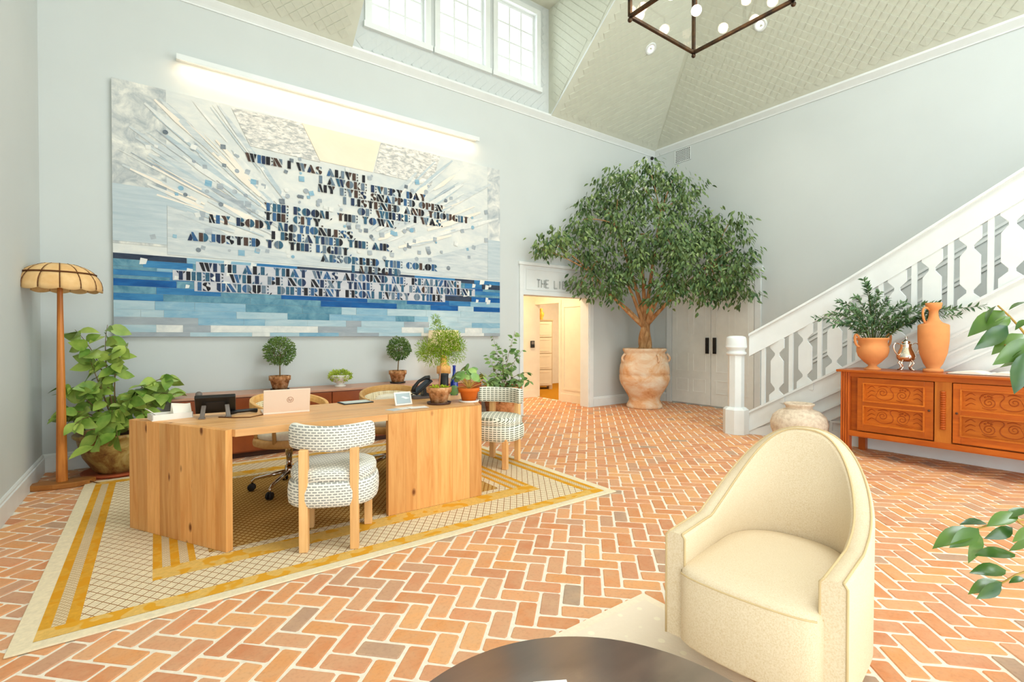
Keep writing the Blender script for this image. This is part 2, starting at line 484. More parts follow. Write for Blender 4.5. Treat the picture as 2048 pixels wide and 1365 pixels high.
tw += shingle((DX0, RY, TOP), (1, 0, 0), (0, 0, 1), (0, -1, 0), lambda p: (5.45 < p.x < DX1 - .06 or DX0 + .06 < p.x < 2.24) and WZ0 - .12 < p.z < DZ - .1, 0, 0)
tw.sort(key=lambda t: (t[0] - CAMP).length)
lay(tw, wall_back, 'shingle_cladding', sh_wall, M_WALL)

# ------------------------------------------------------------------ trims, baseboards, ledge
def rail(name, a, b, prof, nrm):
    """moulding of profile (out, up) from a to b; nrm points into the room"""
    a, b, nrm = Vector(a), Vector(b), Vector(nrm); m = MB()
    n = len(prof); v = [q + nrm * o_ + Vector((0, 0, u_)) for q in (a, b) for o_, u_ in prof]
    m.add(v, [tuple(range(n)), tuple(range(n, 2 * n))[::-1]] + [(i, (i + 1) % n, n + (i + 1) % n, n + i) for i in range(n)])
    return struct(m.build(name, M_TRIM))
BASE = [(0, 0), (.022, 0), (.022, .145), (.014, .152), (.014, .165), (.006, .178), (0, .18)]
CORN = [(0, -.035), (.012, -.035), (.016, -.02), (.03, 0), (.055, .03), (.075, .055), (.075, .085), (0, .085)]
rail('baseboard_back', (LX, RY, 0), (4.9, RY, 0), BASE, (0, -1, 0))
rail('baseboard_back_corner', (6.66, RY, 0), (BX, RY, 0), BASE, (0, -1, 0))
rail('baseboard_left', (LX, -.1, 0), (LX, RY, 0), BASE, (1, 0, 0))
rail('baseboard_right', (BX, 6.58, 0), (BX, 6.26, 0), BASE, (-1, 0, 0))
rail('baseboard_right_stairwell', (BX, 4.3, 0), (BX, -1.9, 0), BASE, (-1, 0, 0))
rail('trim_1', (LX, RY, TOP), (BX, RY, TOP), CORN, (0, -1, 0))
rail('trim_2', (BX, RY, TOP), (BX, SY, TOP), CORN, (-1, 0, 0))
rail('trim_3', (LX, SY, TOP), (LX, RY, TOP), CORN, (1, 0, 0))
m = MB()                                                     # white edge boards of the dormer
for X in (DX0, DX1):
    s = -1 if X == DX0 else 1
    m.beam((X + s * .05, RY - .02, TOP + .05), (X + s * .05, n7 - .02, DZ + .03), .1, .03, (0, -1, -1))
struct(m.build('trim_4', M_TRIM))

# dormer windows: frame, muntins, panes
wfr = M_TRIM
for k, (x0, x1) in enumerate(WIN):
    w = MB()
    for (a, b, c, d) in ((x0 - .05, x0 + .035, WZ0 + .03, WZ1 + .05), (x1 - .035, x1 + .05, WZ0 + .03, WZ1 + .05)): w.box(a, b, RY - .03, RY + .02, c, d)
    w.box(x0 + .035, x1 - .035, RY - .03, RY + .02, WZ1 - .035, WZ1 + .05); w.box(x0 - .07, x1 + .07, RY - .05, RY + .02, WZ0 - .05, WZ0 + .03)
    wf = struct(w.build('window_%d' % (k + 1), wfr))
    a0, a1, z0, z1 = x0 + .035, x1 - .035, WZ0 + .03, WZ1 - .035
    s = MB()
    for (a, b, c, d) in ((a0, a0 + .045, z0, z1), (a1 - .045, a1, z0, z1), (a0 + .045, a1 - .045, z0, z0 + .045), (a0 + .045, a1 - .045, z1 - .045, z1)): s.box(a, b, RY + .05, RY + .09, c, d)
    s.build('sash', wfr, wf)
    jb = MB().box(a0 - .03, a0 + .004, RY + .021, RY + .2, z0, z1).box(a1 - .004, a1 + .03, RY + .021, RY + .2, z0, z1).box(a0 + .004, a1 - .004, RY + .021, RY + .2, z0 - .03, z0 + .004).box(a0 + .004, a1 - .004, RY + .021, RY + .2, z1 - .004, z1 + .03)
    jb.build('jamb', wfr, wf)
    a0 += .045; a1 -= .045; z0 += .045; z1 -= .045
    for i in (1, 2):
        x = a0 + (a1 - a0) * i / 3
        MB().box(x - .015, x + .015, RY + .05, RY + .085, z0, z1).build('muntin', wfr, wf)
    for i in (1, 2, 3):
        z = z0 + (z1 - z0) * i / 4
        MB().box(a0, a1, RY + .055, RY + .08, z - .015, z + .015).build('muntin', wfr, wf)
    pw, ph = (a1 - a0) / 3, (z1 - z0) / 4
    pm = MB().box(-pw / 2, pw / 2, -.002, .002, -ph / 2, ph / 2).mesh('pane', M_GLASS)
    for i in range(3):
        for j in range(4): link_mesh('pane', pm, wf, Matrix.Translation((a0 + pw * (i + .5), RY + .068, z0 + ph * (j + .5))))

w = MB()
for a, b, c, d in ((kx0 - .05, kx0 + .05, ky0, ky1), (kx1 - .05, kx1 + .05, ky0, ky1), (kx0, kx1, ky0 - .05, ky0 + .05), (kx0, kx1, ky1 - .05, ky1 + .05), (3.74, 3.81, ky0, ky1), (kx0, kx1, -1.9, -1.84), (kx0, kx1, -.38, -.32)): w.box(a, b, c, d, ZC - .03, ZC + .05)
rw = struct(w.build('window_4', wfr)); MB().box(kx0, kx1, ky0, ky1, ZC + .06, ZC + .066).build('pane', M_GLASS, rw)  # frame and glass of the added roof opening, out of view
# ledge with hidden strip light above the artwork
lg = thing('picture_ledge', 'long thin white ledge on the wall above the artwork, lit from below', 'ledge', (2.14, RY, 4.37))
MB().box(-1.93, 1.93, -.118, 0, .0, .028).box(-1.93, 1.93, -.13, -.118, -.03, .03).build('shelf_lip', M_TRIM, lg)
te = NT('warm_strip_light'); te.b.inputs['Emission Color'].default_value = rgb(255, 236, 212); te.b.inputs['Emission Strength'].default_value = 1.2
MB().box(-1.9, 1.9, -.105, -.075, -.012, -.001).build('light_strip', te.m, lg)
area('ledge_light', (2.14, RY - .10, 4.345), (math.radians(18), 0, 0), 3.8, .03, 7, (1.0, .72, .45))

# ------------------------------------------------------------------ opening to the library
m = MB()
m.box(OX0 - .075, OX0, RY - .03, RY + .02, 0, 2.53).box(OX1, OX1 + .1, RY - .03, RY + .02, 0, 2.53)
m.box(OX0 - .1, OX1 + .125, RY - .045, RY + .02, 2.53, 2.58).box(OX0, OX1, RY - .028, RY + .02, OZ, OZ + .07)
m.box(OX0, OX1, RY - .012, RY + .02, OZ + .07, 2.53)
m.box(OX0 + .0, OX0 + .015, RY - .01, RY + .21, 0, OZ).box(OX1 - .015, OX1, RY - .01, RY + .21, 0, OZ)
struct(m.build('trim_5', M_TRIM, bevel=.004))
sg = thing('door_sign', 'white lintel sign board with raised grey lettering over the library opening', 'sign', (0, RY - .012, 0))
m = MB()
for a, b, c, d in ((5.06, 6.49, 2.12, 2.14), (5.06, 6.49, 2.46, 2.48), (5.06, 5.08, 2.14, 2.46), (6.47, 6.49, 2.14, 2.46)): m.box(a, b, -.012, 0, c, d)
m.build('sign_border', M_TRIM, sg)
M_SIGN = flat('pale_grey_letters', rgb(186, 192, 190), .5, .3, var=.02)
def stroke_text(txt, h, sp, th):
    S = {'T': [((0, 1), (1, 1)), ((.5, 1), (.5, 0))], 'H': [((0, 0), (0, 1)), ((1, 0), (1, 1)), ((0, .5), (1, .5))],
         'E': [((0, 0), (0, 1)), ((0, 1), (1, 1)), ((0, .5), (.8, .5)), ((0, 0), (1, 0))], 'L': [((0, 0), (0, 1)), ((0, 0), (1, 0))],
         'I': [((.5, 0), (.5, 1))], 'B': [((0, 0), (0, 1)), ((0, 1), (.8, 1)), ((.8, 1), (.8, .5)), ((0, .5), (1, .5)), ((1, .5), (1, 0)), ((1, 0), (0, 0))],
         'R': [((0, 0), (0, 1)), ((0, 1), (1, 1)), ((1, 1), (1, .5)), ((1, .5), (0, .5)), ((.4, .5), (1, 0))],
         'A': [((0, 0), (.5, 1)), ((.5, 1), (1, 0)), ((.2, .4), (.8, .4))], 'Y': [((0, 1), (.5, .5)), ((1, 1), (.5, .5)), ((.5, .5), (.5, 0))]}
    out, x = [], 0
    for ch in txt:
        if ch == ' ': x += sp * 1.1; continue
        for a, b in S[ch]: out.append(((x + a[0] * h * .5, a[1] * h), (x + b[0] * h * .5, b[1] * h)))
        x += sp
    return out
lx = 5.30
for chr_ in 'THE LIBRARY':
    if chr_ == ' ': lx += .1; continue
    m = MB()
    for a, b in stroke_text(chr_, .13, .096, .02):
        m.beam((lx + a[0], -.006, 2.17 + a[1]), (lx + b[0], -.006, 2.17 + b[1]), .014, .022, (0, 0, 1) if abs(a[0] - b[0]) > 1e-6 else (1, 0, 0))
    m.build('letter', M_SIGN, sg); lx += .096

M_CREAM = flat('cream_hall_paint', rgb(243, 231, 208), .6, .25, var=.02)
m = MB()                                                     # hall behind the opening
m.box(6.72, 6.8, RY + .2, 7.6, 0, 2.7)                         # right-hand return wall
m.box(6.72, 6.8, 7.6, 8.4, 2.01, 2.7)                          # head of the library doorway
m.box(4.6, 6.84, 8.38, 8.5, 0, 2.7).box(4.5, 4.6, RY + .2, 8.5, 0, 2.7)
struct(m.build('wall_hall', M_CREAM))
struct(MB().box(4.5, 6.84, RY + .2, 8.5, 2.7, 2.76).build('ceiling_hall', M_CREAM))
m = MB()
m.box(6.705, 6.72, 7.54, 7.6, 0, 2.07).box(6.705, 6.72, 7.6, 8.38, 2.01, 2.07).box(6.705, 6.72, RY + .2, 7.54, 0, .16)
m.box(6.708, 6.72, RY + .26, RY + .3, .24, 1.95).box(6.708, 6.72, 7.44, 7.48, .24, 1.95).box(6.708, 6.72, RY + .3, 7.44, .24, .28).box(6.708, 6.72, RY + .3, 7.44, 1.91, 1.95)
m.box(5.6, 6.72, 8.365, 8.38, 0, .16)
struct(m.build('trim_6', M_CREAM))
m = MB()                                                     # library beyond
m.box(6.8, 10.6, 10.4, 10.5, 0, 2.7).box(10.5, 10.6, RY + .2, 10.4, 0, 2.7).box(6.7, 6.8, 8.5, 10.5, 0, 2.7)
struct(m.build('wall_library', M_CREAM))
struct(MB().box(6.7, 10.6, RY + .2, 10.5, 2.7, 2.76).build('ceiling_library', M_CREAM))
struct(MB().box(6.79, 10.6, RY + .2, 10.5, -.1, .003).build('floor_library', M_CARPET))
area('hall_lamp', (5.7, 7.5, 2.66), (0, 0, 0), .5, .5, 22, (1.0, .78, .52))
area('library_lamp', (8.2, 8.6, 2.66), (0, 0, 0), .7, .7, 34, (1.0, .76, .42))
kp = thing('keypad', 'small dark grey door keypad on the hall wall inside the library opening', 'keypad', (6.62, 8.372, 1.15))
MB().box(-.05, .05, -.03, 0, -.075, .075).build('case', M_BLACK, kp, bevel=.006)
MB().box(-.04, .04, -.034, -.03, .0, .06).build('screen', flat('grey_screen', rgb(120, 112, 105), .3, .5, var=0), kp)
lk = thing('locker_cabinet', 'tall cream locker cabinet with four stacked doors in the library', 'cabinet', (7.76, 9.45, 0.003), -.55)
MB().box(-.28, .28, 0, .4, .08, 1.7).box(-.28, -.2, 0, .4, 0, .08).box(.2, .28, 0, .4, 0, .08).box(-.3, .3, -.02, .42, 1.7, 1.73).build('body', flat('locker_carcass', rgb(206, 184, 150), .6, .25, var=.02), lk)
for k in range(4):
    z = .1 + k * .4
    d = MB().box(-.26, .26, -.018, 0, z, z + .38).box(-.2, .2, -.024, -.018, z + .05, z + .06).box(-.2, .2, -.024, -.018, z + .32, z + .33).build('door', M_CREAM, lk, bevel=.003)
    for kx in (-.2, -.12): MB().ball((kx, -.032, z + .18), .014).build('knob', M_BLACK, d)
vs_ = thing('yellow_ornament', 'small yellow figurine on top of the library locker cabinet', 'ornament', (7.88, 9.60, 1.733))
MB().lathe([(.06, 0), (.04, .04), (.07, .1), (.08, .16), (.03, .22), (.05, .27), (0, .3)], 14).build('body', flat('yellow_glaze', rgb(236, 186, 70), .3, .5), vs_)

# ------------------------------------------------------------------ double doors in the right wall
m = MB()
m.box(BX - .03, BX, 6.13, 6.25, 0, 2.5).box(BX - .03, BX, 4.33, 4.44, 0, 2.5).box(BX - .04, BX, 4.3, 6.28, 2.42, 2.54)
struct(m.build('trim_7', M_TRIM, bevel=.004))
for k, (y0, y1, hy) in enumerate(((5.272, 6.12, 5.33), (4.45, 5.264, 5.18))):
    d = struct(MB().box(BX - .022, BX, y0, y1, .025, 2.42).build('door_%d' % (k + 1), M_DOORP, bevel=.003))
    for (a, b) in ((y0 + .1, (y0 + y1) / 2 - .05), ((y0 + y1) / 2 + .05, y1 - .1)):
        for (z0, z1) in ((.25, .5), (.65, 1.0), (1.35, 2.28)):
            q = MB()
            for c, e, f, g in ((a, b, z0, z0 + .015), (a, b, z1 - .015, z1), (a, a + .015, z0 + .015, z1 - .015), (b - .015, b, z0 + .015, z1 - .015)): q.box(BX - .027, BX - .022, c, e, f, g)
            q.build('panel_moulding', M_DOORP, d)
    MB().box(BX - .05, BX - .036, hy - .035, hy + .035, 1.0, 1.3).box(BX - .037, BX - .022, hy - .015, hy + .015, 1.04, 1.07).box(BX - .037, BX - .022, hy - .015, hy + .015, 1.23, 1.26).build('handle', M_BLACK, d, bevel=.004)
# vent grille, security camera, downlights
vg = thing('vent_grille', 'rectangular white vent grille high on the wall under the ceiling trim', 'vent', (BX, 5.9, 4.9))
MB().box(-.004, 0, -.18, .18, -.13, .13).build('backing', flat('vent_dark', rgb(120, 120, 116), .8, .1, var=0), vg)
fm = MB()
for a, b, c, d in ((-.18, .18, -.13, -.115), (-.18, .18, .115, .13), (-.18, -.165, -.115, .115), (.165, .18, -.115, .115)): fm.box(-.016, 0, a, b, c, d)
fm.build('frame', M_TRIM, vg)
for k in range(1, 7): MB().box(-.012, -.003, -.165, .165, -.115 + k * .033 - .006, -.115 + k * .033 + .006).build('slat', M_TRIM, vg)
for k in range(1, 9): MB().box(-.012, -.003, -.165 + k * .0367 - .006, -.165 + k * .0367 + .006, -.115, .115).build('slat', M_TRIM, vg)
sc_ = thing('security_camera', 'tiny black dome camera on the wall in the corner above the tree', 'camera', (8.33, 6.55, 5.0))
MB().ball((0, 0, 0), .035).build('dome', M_BLACK, sc_); MB().box(-.02, .02, 0, .034, -.02, .02).build('mount', M_TRIM, sc_)
M_BULB = NT('lit_bulb'); M_BULB.b.inputs['Emission Color'].default_value = rgb(255, 232, 205); M_BULB.b.inputs['Emission Strength'].default_value = 5; M_BULB = M_BULB.m
for nrm, q, lb in ((na, (6.70, 5.31, TOP + SA * (RY - 5.31)), 'round recessed downlight in the ceiling slope over the artwork wall'), (nb, (7.55, 3.91, TOP + SB * (BX - 7.55)), 'round recessed downlight in the ceiling slope over the stairs')):
    t = thing('downlight', lb, 'ceiling light', q, 0, 'recessed ceiling downlights')
    t.rotation_mode = 'QUATERNION'; t.rotation_quaternion = Vector(nrm).to_track_quat('Z', 'Y')
    MB().lathe([(.06, .0), (.06, .02), (.095, .022), (.1, .012), (.1, 0)], 24, caps=False).build('ring', M_TRIM, t)
    MB().lathe([(.0, .012), (.058, .012)], 24, caps=False).build('lens', M_BULB, t)
    sl = bpy.data.lights.new('downlight_beam', 'SPOT'); sl.energy = 150 if nrm is na else 50; sl.spot_size = 1.3; sl.spot_blend = 1.0; sl.shadow_soft_size = .06; sl.color = (1, .9, .78)
    so_ = bpy.data.objects.new('downlight_beam', sl); col.objects.link(so_); so_.location = Vector(q) + Vector(nrm) * .05
# ------------------------------------------------------------------ leaves
def leaf_geo(L, W, bend=.18, fold=.25, n=4, tip=.8):
    v = [(0, 0, 0)]
    for i in range(1, n):
        t = i / n; w = W / 2 * math.sin(PI * t ** tip); y = L * t; z = -bend * L * t * t
        v += [(-w, y, z + fold * w), (0, y, z), (w, y, z + fold * w)]
    v.append((0, L, -bend * L))
    f = [(0, 2, 1), (0, 3, 2)]
    for i in range(n - 2):
        a = 1 + 3 * i
        f += [(a, a + 1, a + 4, a + 3), (a + 1, a + 2, a + 5, a + 4)]
    a = 1 + 3 * (n - 2); e = len(v) - 1
    f += [(a, a + 1, e), (a + 1, a + 2, e)]
    return v, f
def leaf_mat(name, c1, c2, rough=.4, spec=.35, trans=.15):
    t = NT(name, rough, spec)
    oi = t.n('ShaderNodeObjectInfo'); geo = t.n('ShaderNodeNewGeometry')
    f = t.noise(geo.outputs['Position'], 7, 3)
    g = t.math('ADD', t.math('MULTIPLY', f, .75), t.math('MULTIPLY', oi.outputs['Random'], .3))
    t.base(t.ramp(g, [(.32, c1), (.72, c2)]))
    t.b.inputs['Subsurface Weight'].default_value = 0
    return t.m
def leaf_mesh(name, L, W, mat, **k):
    v, f = leaf_geo(L, W, **k); return MB().add(v, f, 0, True).mesh(name, mat)
rp = random.Random(11)
def rnd(a, b): return rp.uniform(a, b)

M_TERRA = flat('terracotta', rgb(226, 150, 92), .75, .15, var=.06, scale=5)

# ------------------------------------------------------------------ staircase
def sx(Y): return 6.87 if Y < 2.3 else 6.87 - .33 * ((Y - 2.3) / 1.3) ** 1.4
def zr(Y): return 1.82 + .63 * (2.746 - Y)                    # top of the handrail
def strip(m, y0, y1, lo, hi, d0, d1, n=14):
    for k in range(n):
        a, b = y0 + (y1 - y0) * k / n, y0 + (y1 - y0) * (k + 1) / n
        v = []
        for (Y) in (a, b):
            v += [(sx(Y) + d0, Y, lo(Y)), (sx(Y) + d1, Y, lo(Y)), (sx(Y) + d1, Y, hi(Y)), (sx(Y) + d0, Y, hi(Y))]
        f = [(0, 1, 5, 4), (1, 2, 6, 5), (2, 3, 7, 6), (3, 0, 4, 7)]
        if k == 0: f.append((0, 3, 2, 1))
        if k == n - 1: f.append((4, 5, 6, 7))
        m.add(v, f)
    return m
st = thing('staircase', 'white staircase with cut-out board balusters rising beside the double doors', 'staircase')
YT, YB = -.3, 3.52
strip(MB(), YB, YT, lambda Y: zr(Y) - .27, zr, -.02, .025).build('handrail_board', M_TRIM, st)
strip(MB(), YB, YT, lambda Y: zr(Y), lambda Y: zr(Y) + .035, -.05, .055).build('handrail_cap', M_TRIM, st, bevel=.006)
sg_ = strip(MB(), YB, YT, lambda Y: max(zr(Y) - 1.27, 0.0), lambda Y: max(zr(Y) - 1.05, .08), -.02, .03).build('stringer', M_TRIM, st)
strip(MB(), YB, YT, lambda Y: zr(Y) - 1.05, lambda Y: zr(Y) - 1.02, -.045, .05).build('moulding', M_TRIM, sg_)
strip(MB(), YB, YT, lambda Y: max(zr(Y) - 1.3, 0), lambda Y: max(zr(Y) - 1.27, .02), -.035, .03).build('moulding', M_TRIM, sg_)
sw = strip(MB(), YB, YT, lambda Y: 0, lambda Y: max(zr(Y) - 1.26, .06), 0, .028).build('side_wall', M_TRIM, st)
strip(MB(), YB, YT, lambda Y: 0, lambda Y: min(.16, max(zr(Y) - 1.28, .05)), -.022, .0).build('base_moulding', M_TRIM, sw)
strip(MB(), 3.2, YT, lambda Y: max(.19, zr(Y) - 1.47), lambda Y: max(.21, zr(Y) - 1.445), -.028, 0).build('panel_moulding', M_TRIM, sw)
strip(MB(), 2.9, .9, lambda Y: max(.2, zr(Y) - 1.62), lambda Y: max(.22, zr(Y) - 1.595), -.028, 0).build('panel_moulding', M_TRIM, sw)
for (ya, yb) in ((2.62, 2.33), (2.2, 1.4), (1.3, .5)):
    q = MB()
    strip(q, ya, yb, lambda Y: zr(Y) - 1.82, lambda Y: zr(Y) - 1.795, -.028, 0, 4)
    strip(q, ya, yb, lambda Y: .26, lambda Y: .285, -.028, 0, 4)
    for e in (ya, yb): strip(q, e, e - .025 if e == ya else e + .025, lambda Y: .285, lambda Y: zr(Y) - 1.82, -.026, -.001, 1)
    q.build('panel_moulding', M_TRIM, sw)
k = 0
while True:
    Y = 3.36 - .31 * k
    if Y < -.2: break
    X = sx(Y)
    MB().box(X - .012, X + .02, Y - .024, Y + .024, zr(Y) - 1.06, zr(Y) - .25).build('baluster_post', M_TRIM, st)
    Yc = Y - .155; X = sx(Yc); z0 = zr(Yc) - 1.03; Hh = .76
    prof = [(.10, -.06), (.10, .06), (.028, .15), (.028, .19), (.082, .28), (.082, .66), (.028, .76), (.028, .80), (.09, .89), (.09, 1.06)]
    pl = [(w, z0 + t * Hh) for w, t in prof] + [(-w, z0 + t * Hh) for w, t in prof[::-1]]
    MB().prism(pl, lambda a, b: (X - .01, Yc + a, b), lambda a, b: (X + .016, Yc + a, b)).build('baluster', M_TRIM, st, bevel=.003)
    k += 1
M_TREAD = wood('dark_tread_wood', rgb(92, 60, 46), rgb(58, 36, 28), (1, 9, 9), .45)
for k in range(14):
    yf = 3.5 - .27 * k; z = .17 * (k + 1)
    x0 = sx(yf - .27) + .05
    s_ = MB().box(x0, BX - .002, yf - .27, yf, max(0, z - .34), z - .03).build('step', M_TRIM, st)
    MB().box(x0, BX - .002, yf - .27, yf + .03, z - .03, z).build('tread', M_TREAD, s_)
nw = MB()
OC = lambda r, z0, z1: nw.lathe([(r, z0), (r, z1)], 8, (0, 0, 0), 0, False, True, PI / 8)
OC(.165, 0, .33); nw.lathe([(.165, .33), (.13, .36), (.105, .365)], 8, (0, 0, 0), 0, False, True, PI / 8)
OC(.105, .36, 1.1)
nw.lathe([(.11, 1.07), (.13, 1.085), (.13, 1.11), (.112, 1.125), (.112, 1.15), (.135, 1.175), (.137, 1.2)], 24)
nw.lathe([(.137, 1.2), (.133, 1.22), (.128, 1.30), (.115, 1.325), (.08, 1.338), (0, 1.342)], 24, caps=False)
nw.build('newel_post', M_TRIM, st, loc=(6.47, 3.66, 0))
m = MB()                                                       # sloping wainscot on the wall behind the stair
for dz in (-.42, -.36, -.05, .02):
    m.beam((BX - .008, 3.6, zr(3.6) + dz), (BX - .008, -.3, zr(-.3) + dz), .016, .03, (0, 0, 1))
struct(m.build('trim_8', M_TRIM))

# ------------------------------------------------------------------ sideboard
M_OAK = wood('honey_oak', rgb(208, 108, 26), rgb(172, 78, 14), (6, .8, 6), .35, .4)
M_PANEL = wood('panel_oak', rgb(216, 122, 36), rgb(186, 92, 20), (6, .8, 6), .4, .35)
M_OAKV = wood('honey_oak_upright', rgb(200, 100, 30), rgb(158, 70, 16), (6, 6, .8), .35, .4)
M_CARVE = wood('carved_oak', rgb(184, 88, 22), rgb(156, 68, 14), (6, .8, 6), .45, .3)
sb = thing('sideboard', 'carved honey-brown oak sideboard with fluted legs in front of the staircase', 'sideboard', (6.28, 1.42, 0))
MB().box(-.035, .55, -.93, .93, .937, .963).build('top', M_OAK, sb, bevel=.006)
MB().box(.05, .53, -.85, .85, .25, .937).build('carcass', M_OAK, sb)
MB().box(.012, .05, -.81, .81, .885, .937).build('top_rail', M_OAK, sb, bevel=.002)
MB().box(-.005, .05, -.81, .81, .235, .285).box(.0, .5, -.81, .81, .225, .25).build('bottom_rail', M_OAK, sb, bevel=.004)
MB().box(.01, .05, -.065, .065, .285, .885).build('centre_stile', wood('oak_stile', rgb(214, 128, 44), rgb(184, 96, 26), (6, 6, .8), .35, .4), sb)
for sy_ in (-1, 1):
    for xx in (0, 1):
        q = MB()
        if xx == 0:
            yc = sy_ * .85
            q.box(.008, .075, yc - .045, yc + .045, 0, .937)
            for t in range(4): q.box(-.004, .008, yc - .042 + t * .0225, yc - .042 + t * .0225 + .0155, .0, .937)
        else:
            yc = sy_ * .83; q.box(.44, .51, yc - .035, yc + .035, 0, .25)
        q.build('leg', M_OAKV, sb, bevel=.002)
q = MB()
for t in range(17):
    z = .415 + t * .0225
    q.lathe([(.016, 0), (.024, .006), (.024, .016), (.016, .0225)], 16, (.012, 0, z), 0, True, False)
q.build('ribbed_column', M_CARVE, sb)
def spiral(cy, cz, r, turns, s, a0=0, n=26):
    return [(.0, cy + s * r * (1 - .88 * i / n) * math.cos(a0 + turns * 2 * PI * i / n), cz + r * (1 - .88 * i / n) * math.sin(a0 + turns * 2 * PI * i / n)) for i in range(n + 1)]
def carving(m, yc, zc, s):
    """scrolling vine in low relief, s mirrors it"""
    x = .039
    def tb(pts, r=.0034):
        n_ = len(pts); m.tube([(x, p[1], p[2]) for p in pts], [r * (.5 + .8 * math.sin(PI * (i + .5) / n_)) for i in range(n_)], 5, 1)
    tb(spiral(yc + s * .098, zc + .005, .048, 1.8, s)); tb(spiral(yc - s * .072, zc - .012, .054, 2.0, s, PI))
    def path(*pp):
        pv = [Vector(q) for q in pp]; pv = [pv[0] * 2 - pv[1]] + pv + [pv[-1] * 2 - pv[-2]]; out = []
        for i in range(1, len(pv) - 2):
            for t in (0, .25, .5, .75):
                p0, p1, p2, p3 = pv[i - 1:i + 3]
                out.append(.5 * ((2 * p1) + (p2 - p0) * t + (2 * p0 - 5 * p1 + 4 * p2 - p3) * t * t + (3 * p1 - p0 - 3 * p2 + p3) * t ** 3))
        out.append(pv[-2]); tb([(0, yc + s * q.x, zc + q.y) for q in out])
    path((.146, .005), (.16, -.04), (.12, -.068), (.06, -.07), (.012, -.045), (.006, .0), (.03, .04), (.02, .07), (-.03, .072), (-.07, .045))
    path((-.125, -.02), (-.135, .03), (-.1, .065), (-.05, .07))
    for sgn in (1, -1):
        for b0, b1, b2 in ((.045, .066, .035), (.004, .018, -.012), (-.04, -.028, -.06)):
            path((sgn * .165, b0), (sgn * .2, b1), (sgn * .238, b2))
    path((.05, .062), (.09, .074), (.14, .06)); path((-.02, -.066), (-.07, -.076), (-.12, -.062))
    for t in range(4): m.ball((x, yc - s * (.12 - t * .022), zc + .05 - (t % 2) * .012), .009, 8, 5, 1)
for s in (-1, 1):
    y0, y1 = (.075, .73) if s == 1 else (-.73, -.075)
    q = MB()
    for a, b, c, d in ((y0, y0 + .07, .30, .88), (y1 - .06, y1, .30, .88), (y0 + .07, y1 - .06, .30, .375), (y0 + .07, y1 - .06, .572, .628), (y0 + .07, y1 - .06, .822, .88)):
        q.box(.0, .049, a, b, c, d)
    dr = q.build('door', M_OAK, sb, bevel=.002)
    for z0, z1 in ((.375, .572), (.628, .822)):
        q = MB().box(.040, .048, y0 + .07, y1 - .06, z0, z1)
        for a, b, c, d in ((y0 + .064, y0 + .077, z0 - .006, z1 + .006), (y1 - .067, y1 - .054, z0 - .006, z1 + .006), (y0 + .077, y1 - .067, z0 - .006, z0 + .007), (y0 + .077, y1 - .067, z1 - .007, z1 + .006)): q.box(-.012, .045, a, b, c, d)
        carving(q, (y0 + y1) / 2 + .005, (z0 + z1) / 2, s)
        q.build('carved_panel', [M_PANEL, M_CARVE], dr)
    MB().ball((-.006, y0 + .03 if s == 1 else y1 - .03, .59), .011, 10, 7).build('keyhole', M_TREAD, dr)

# ------------------------------------------------------------------ things on the sideboard
ZS = .963
def on_sb(x, y, X): v = px(x, y, X=X); return (X, v.y, ZS)
kv = thing('amphora_planter', 'two-handled terracotta urn holding the leafy green branches', 'vase', on_sb(1745, 730, 6.50))
MB().lathe([(0, 0), (.078, 0), (.08, .012), (.045, .035), (.04, .05), (.08, .085), (.135, .15), (.15, .2), (.15, .245), (.142, .262), (.137, .27), (.135, .32), (.152, .34), (.155, .355), (.145, .357), (.13, .335), (.127, .3), (.13, .25), (.1, .15), (0, .1)], 36, caps=False).build('body', M_TERRA, kv)
for s in (-1, 1):
    ang = -YAW
    q = MB(); dv = Vector((math.cos(ang), math.sin(ang), 0)) * s
    q.tube(bez(dv * .145 + Vector((0, 0, .255)), dv * .205 + Vector((0, 0, .27)), dv * .2 + Vector((0, 0, .37)), 6) + bez(dv * .2 + Vector((0, 0, .37)), dv * .19 + Vector((0, 0, .43)), dv * .148 + Vector((0, 0, .35)), 6)[1:], .0125, 8)
    q.build('handle', M_TERRA, kv)
M_OLIVE = leaf_mat('dark_sprig_leaf', rgb(48, 82, 46), rgb(120, 150, 96))
M_TWIG = flat('green_twig', rgb(96, 104, 60), .7, .2)
M_SOIL = flat('soil', rgb(70, 50, 36), .95, .05, var=.3, scale=60)
lf_ol = [leaf_mesh('leaf', .062, .02, M_OLIVE, n=3, bend=.1), leaf_mesh('leaf', .05, .018, M_OLIVE, n=3, bend=.2)]
lv_ol = leaf_geo(.056, .019, n=3)
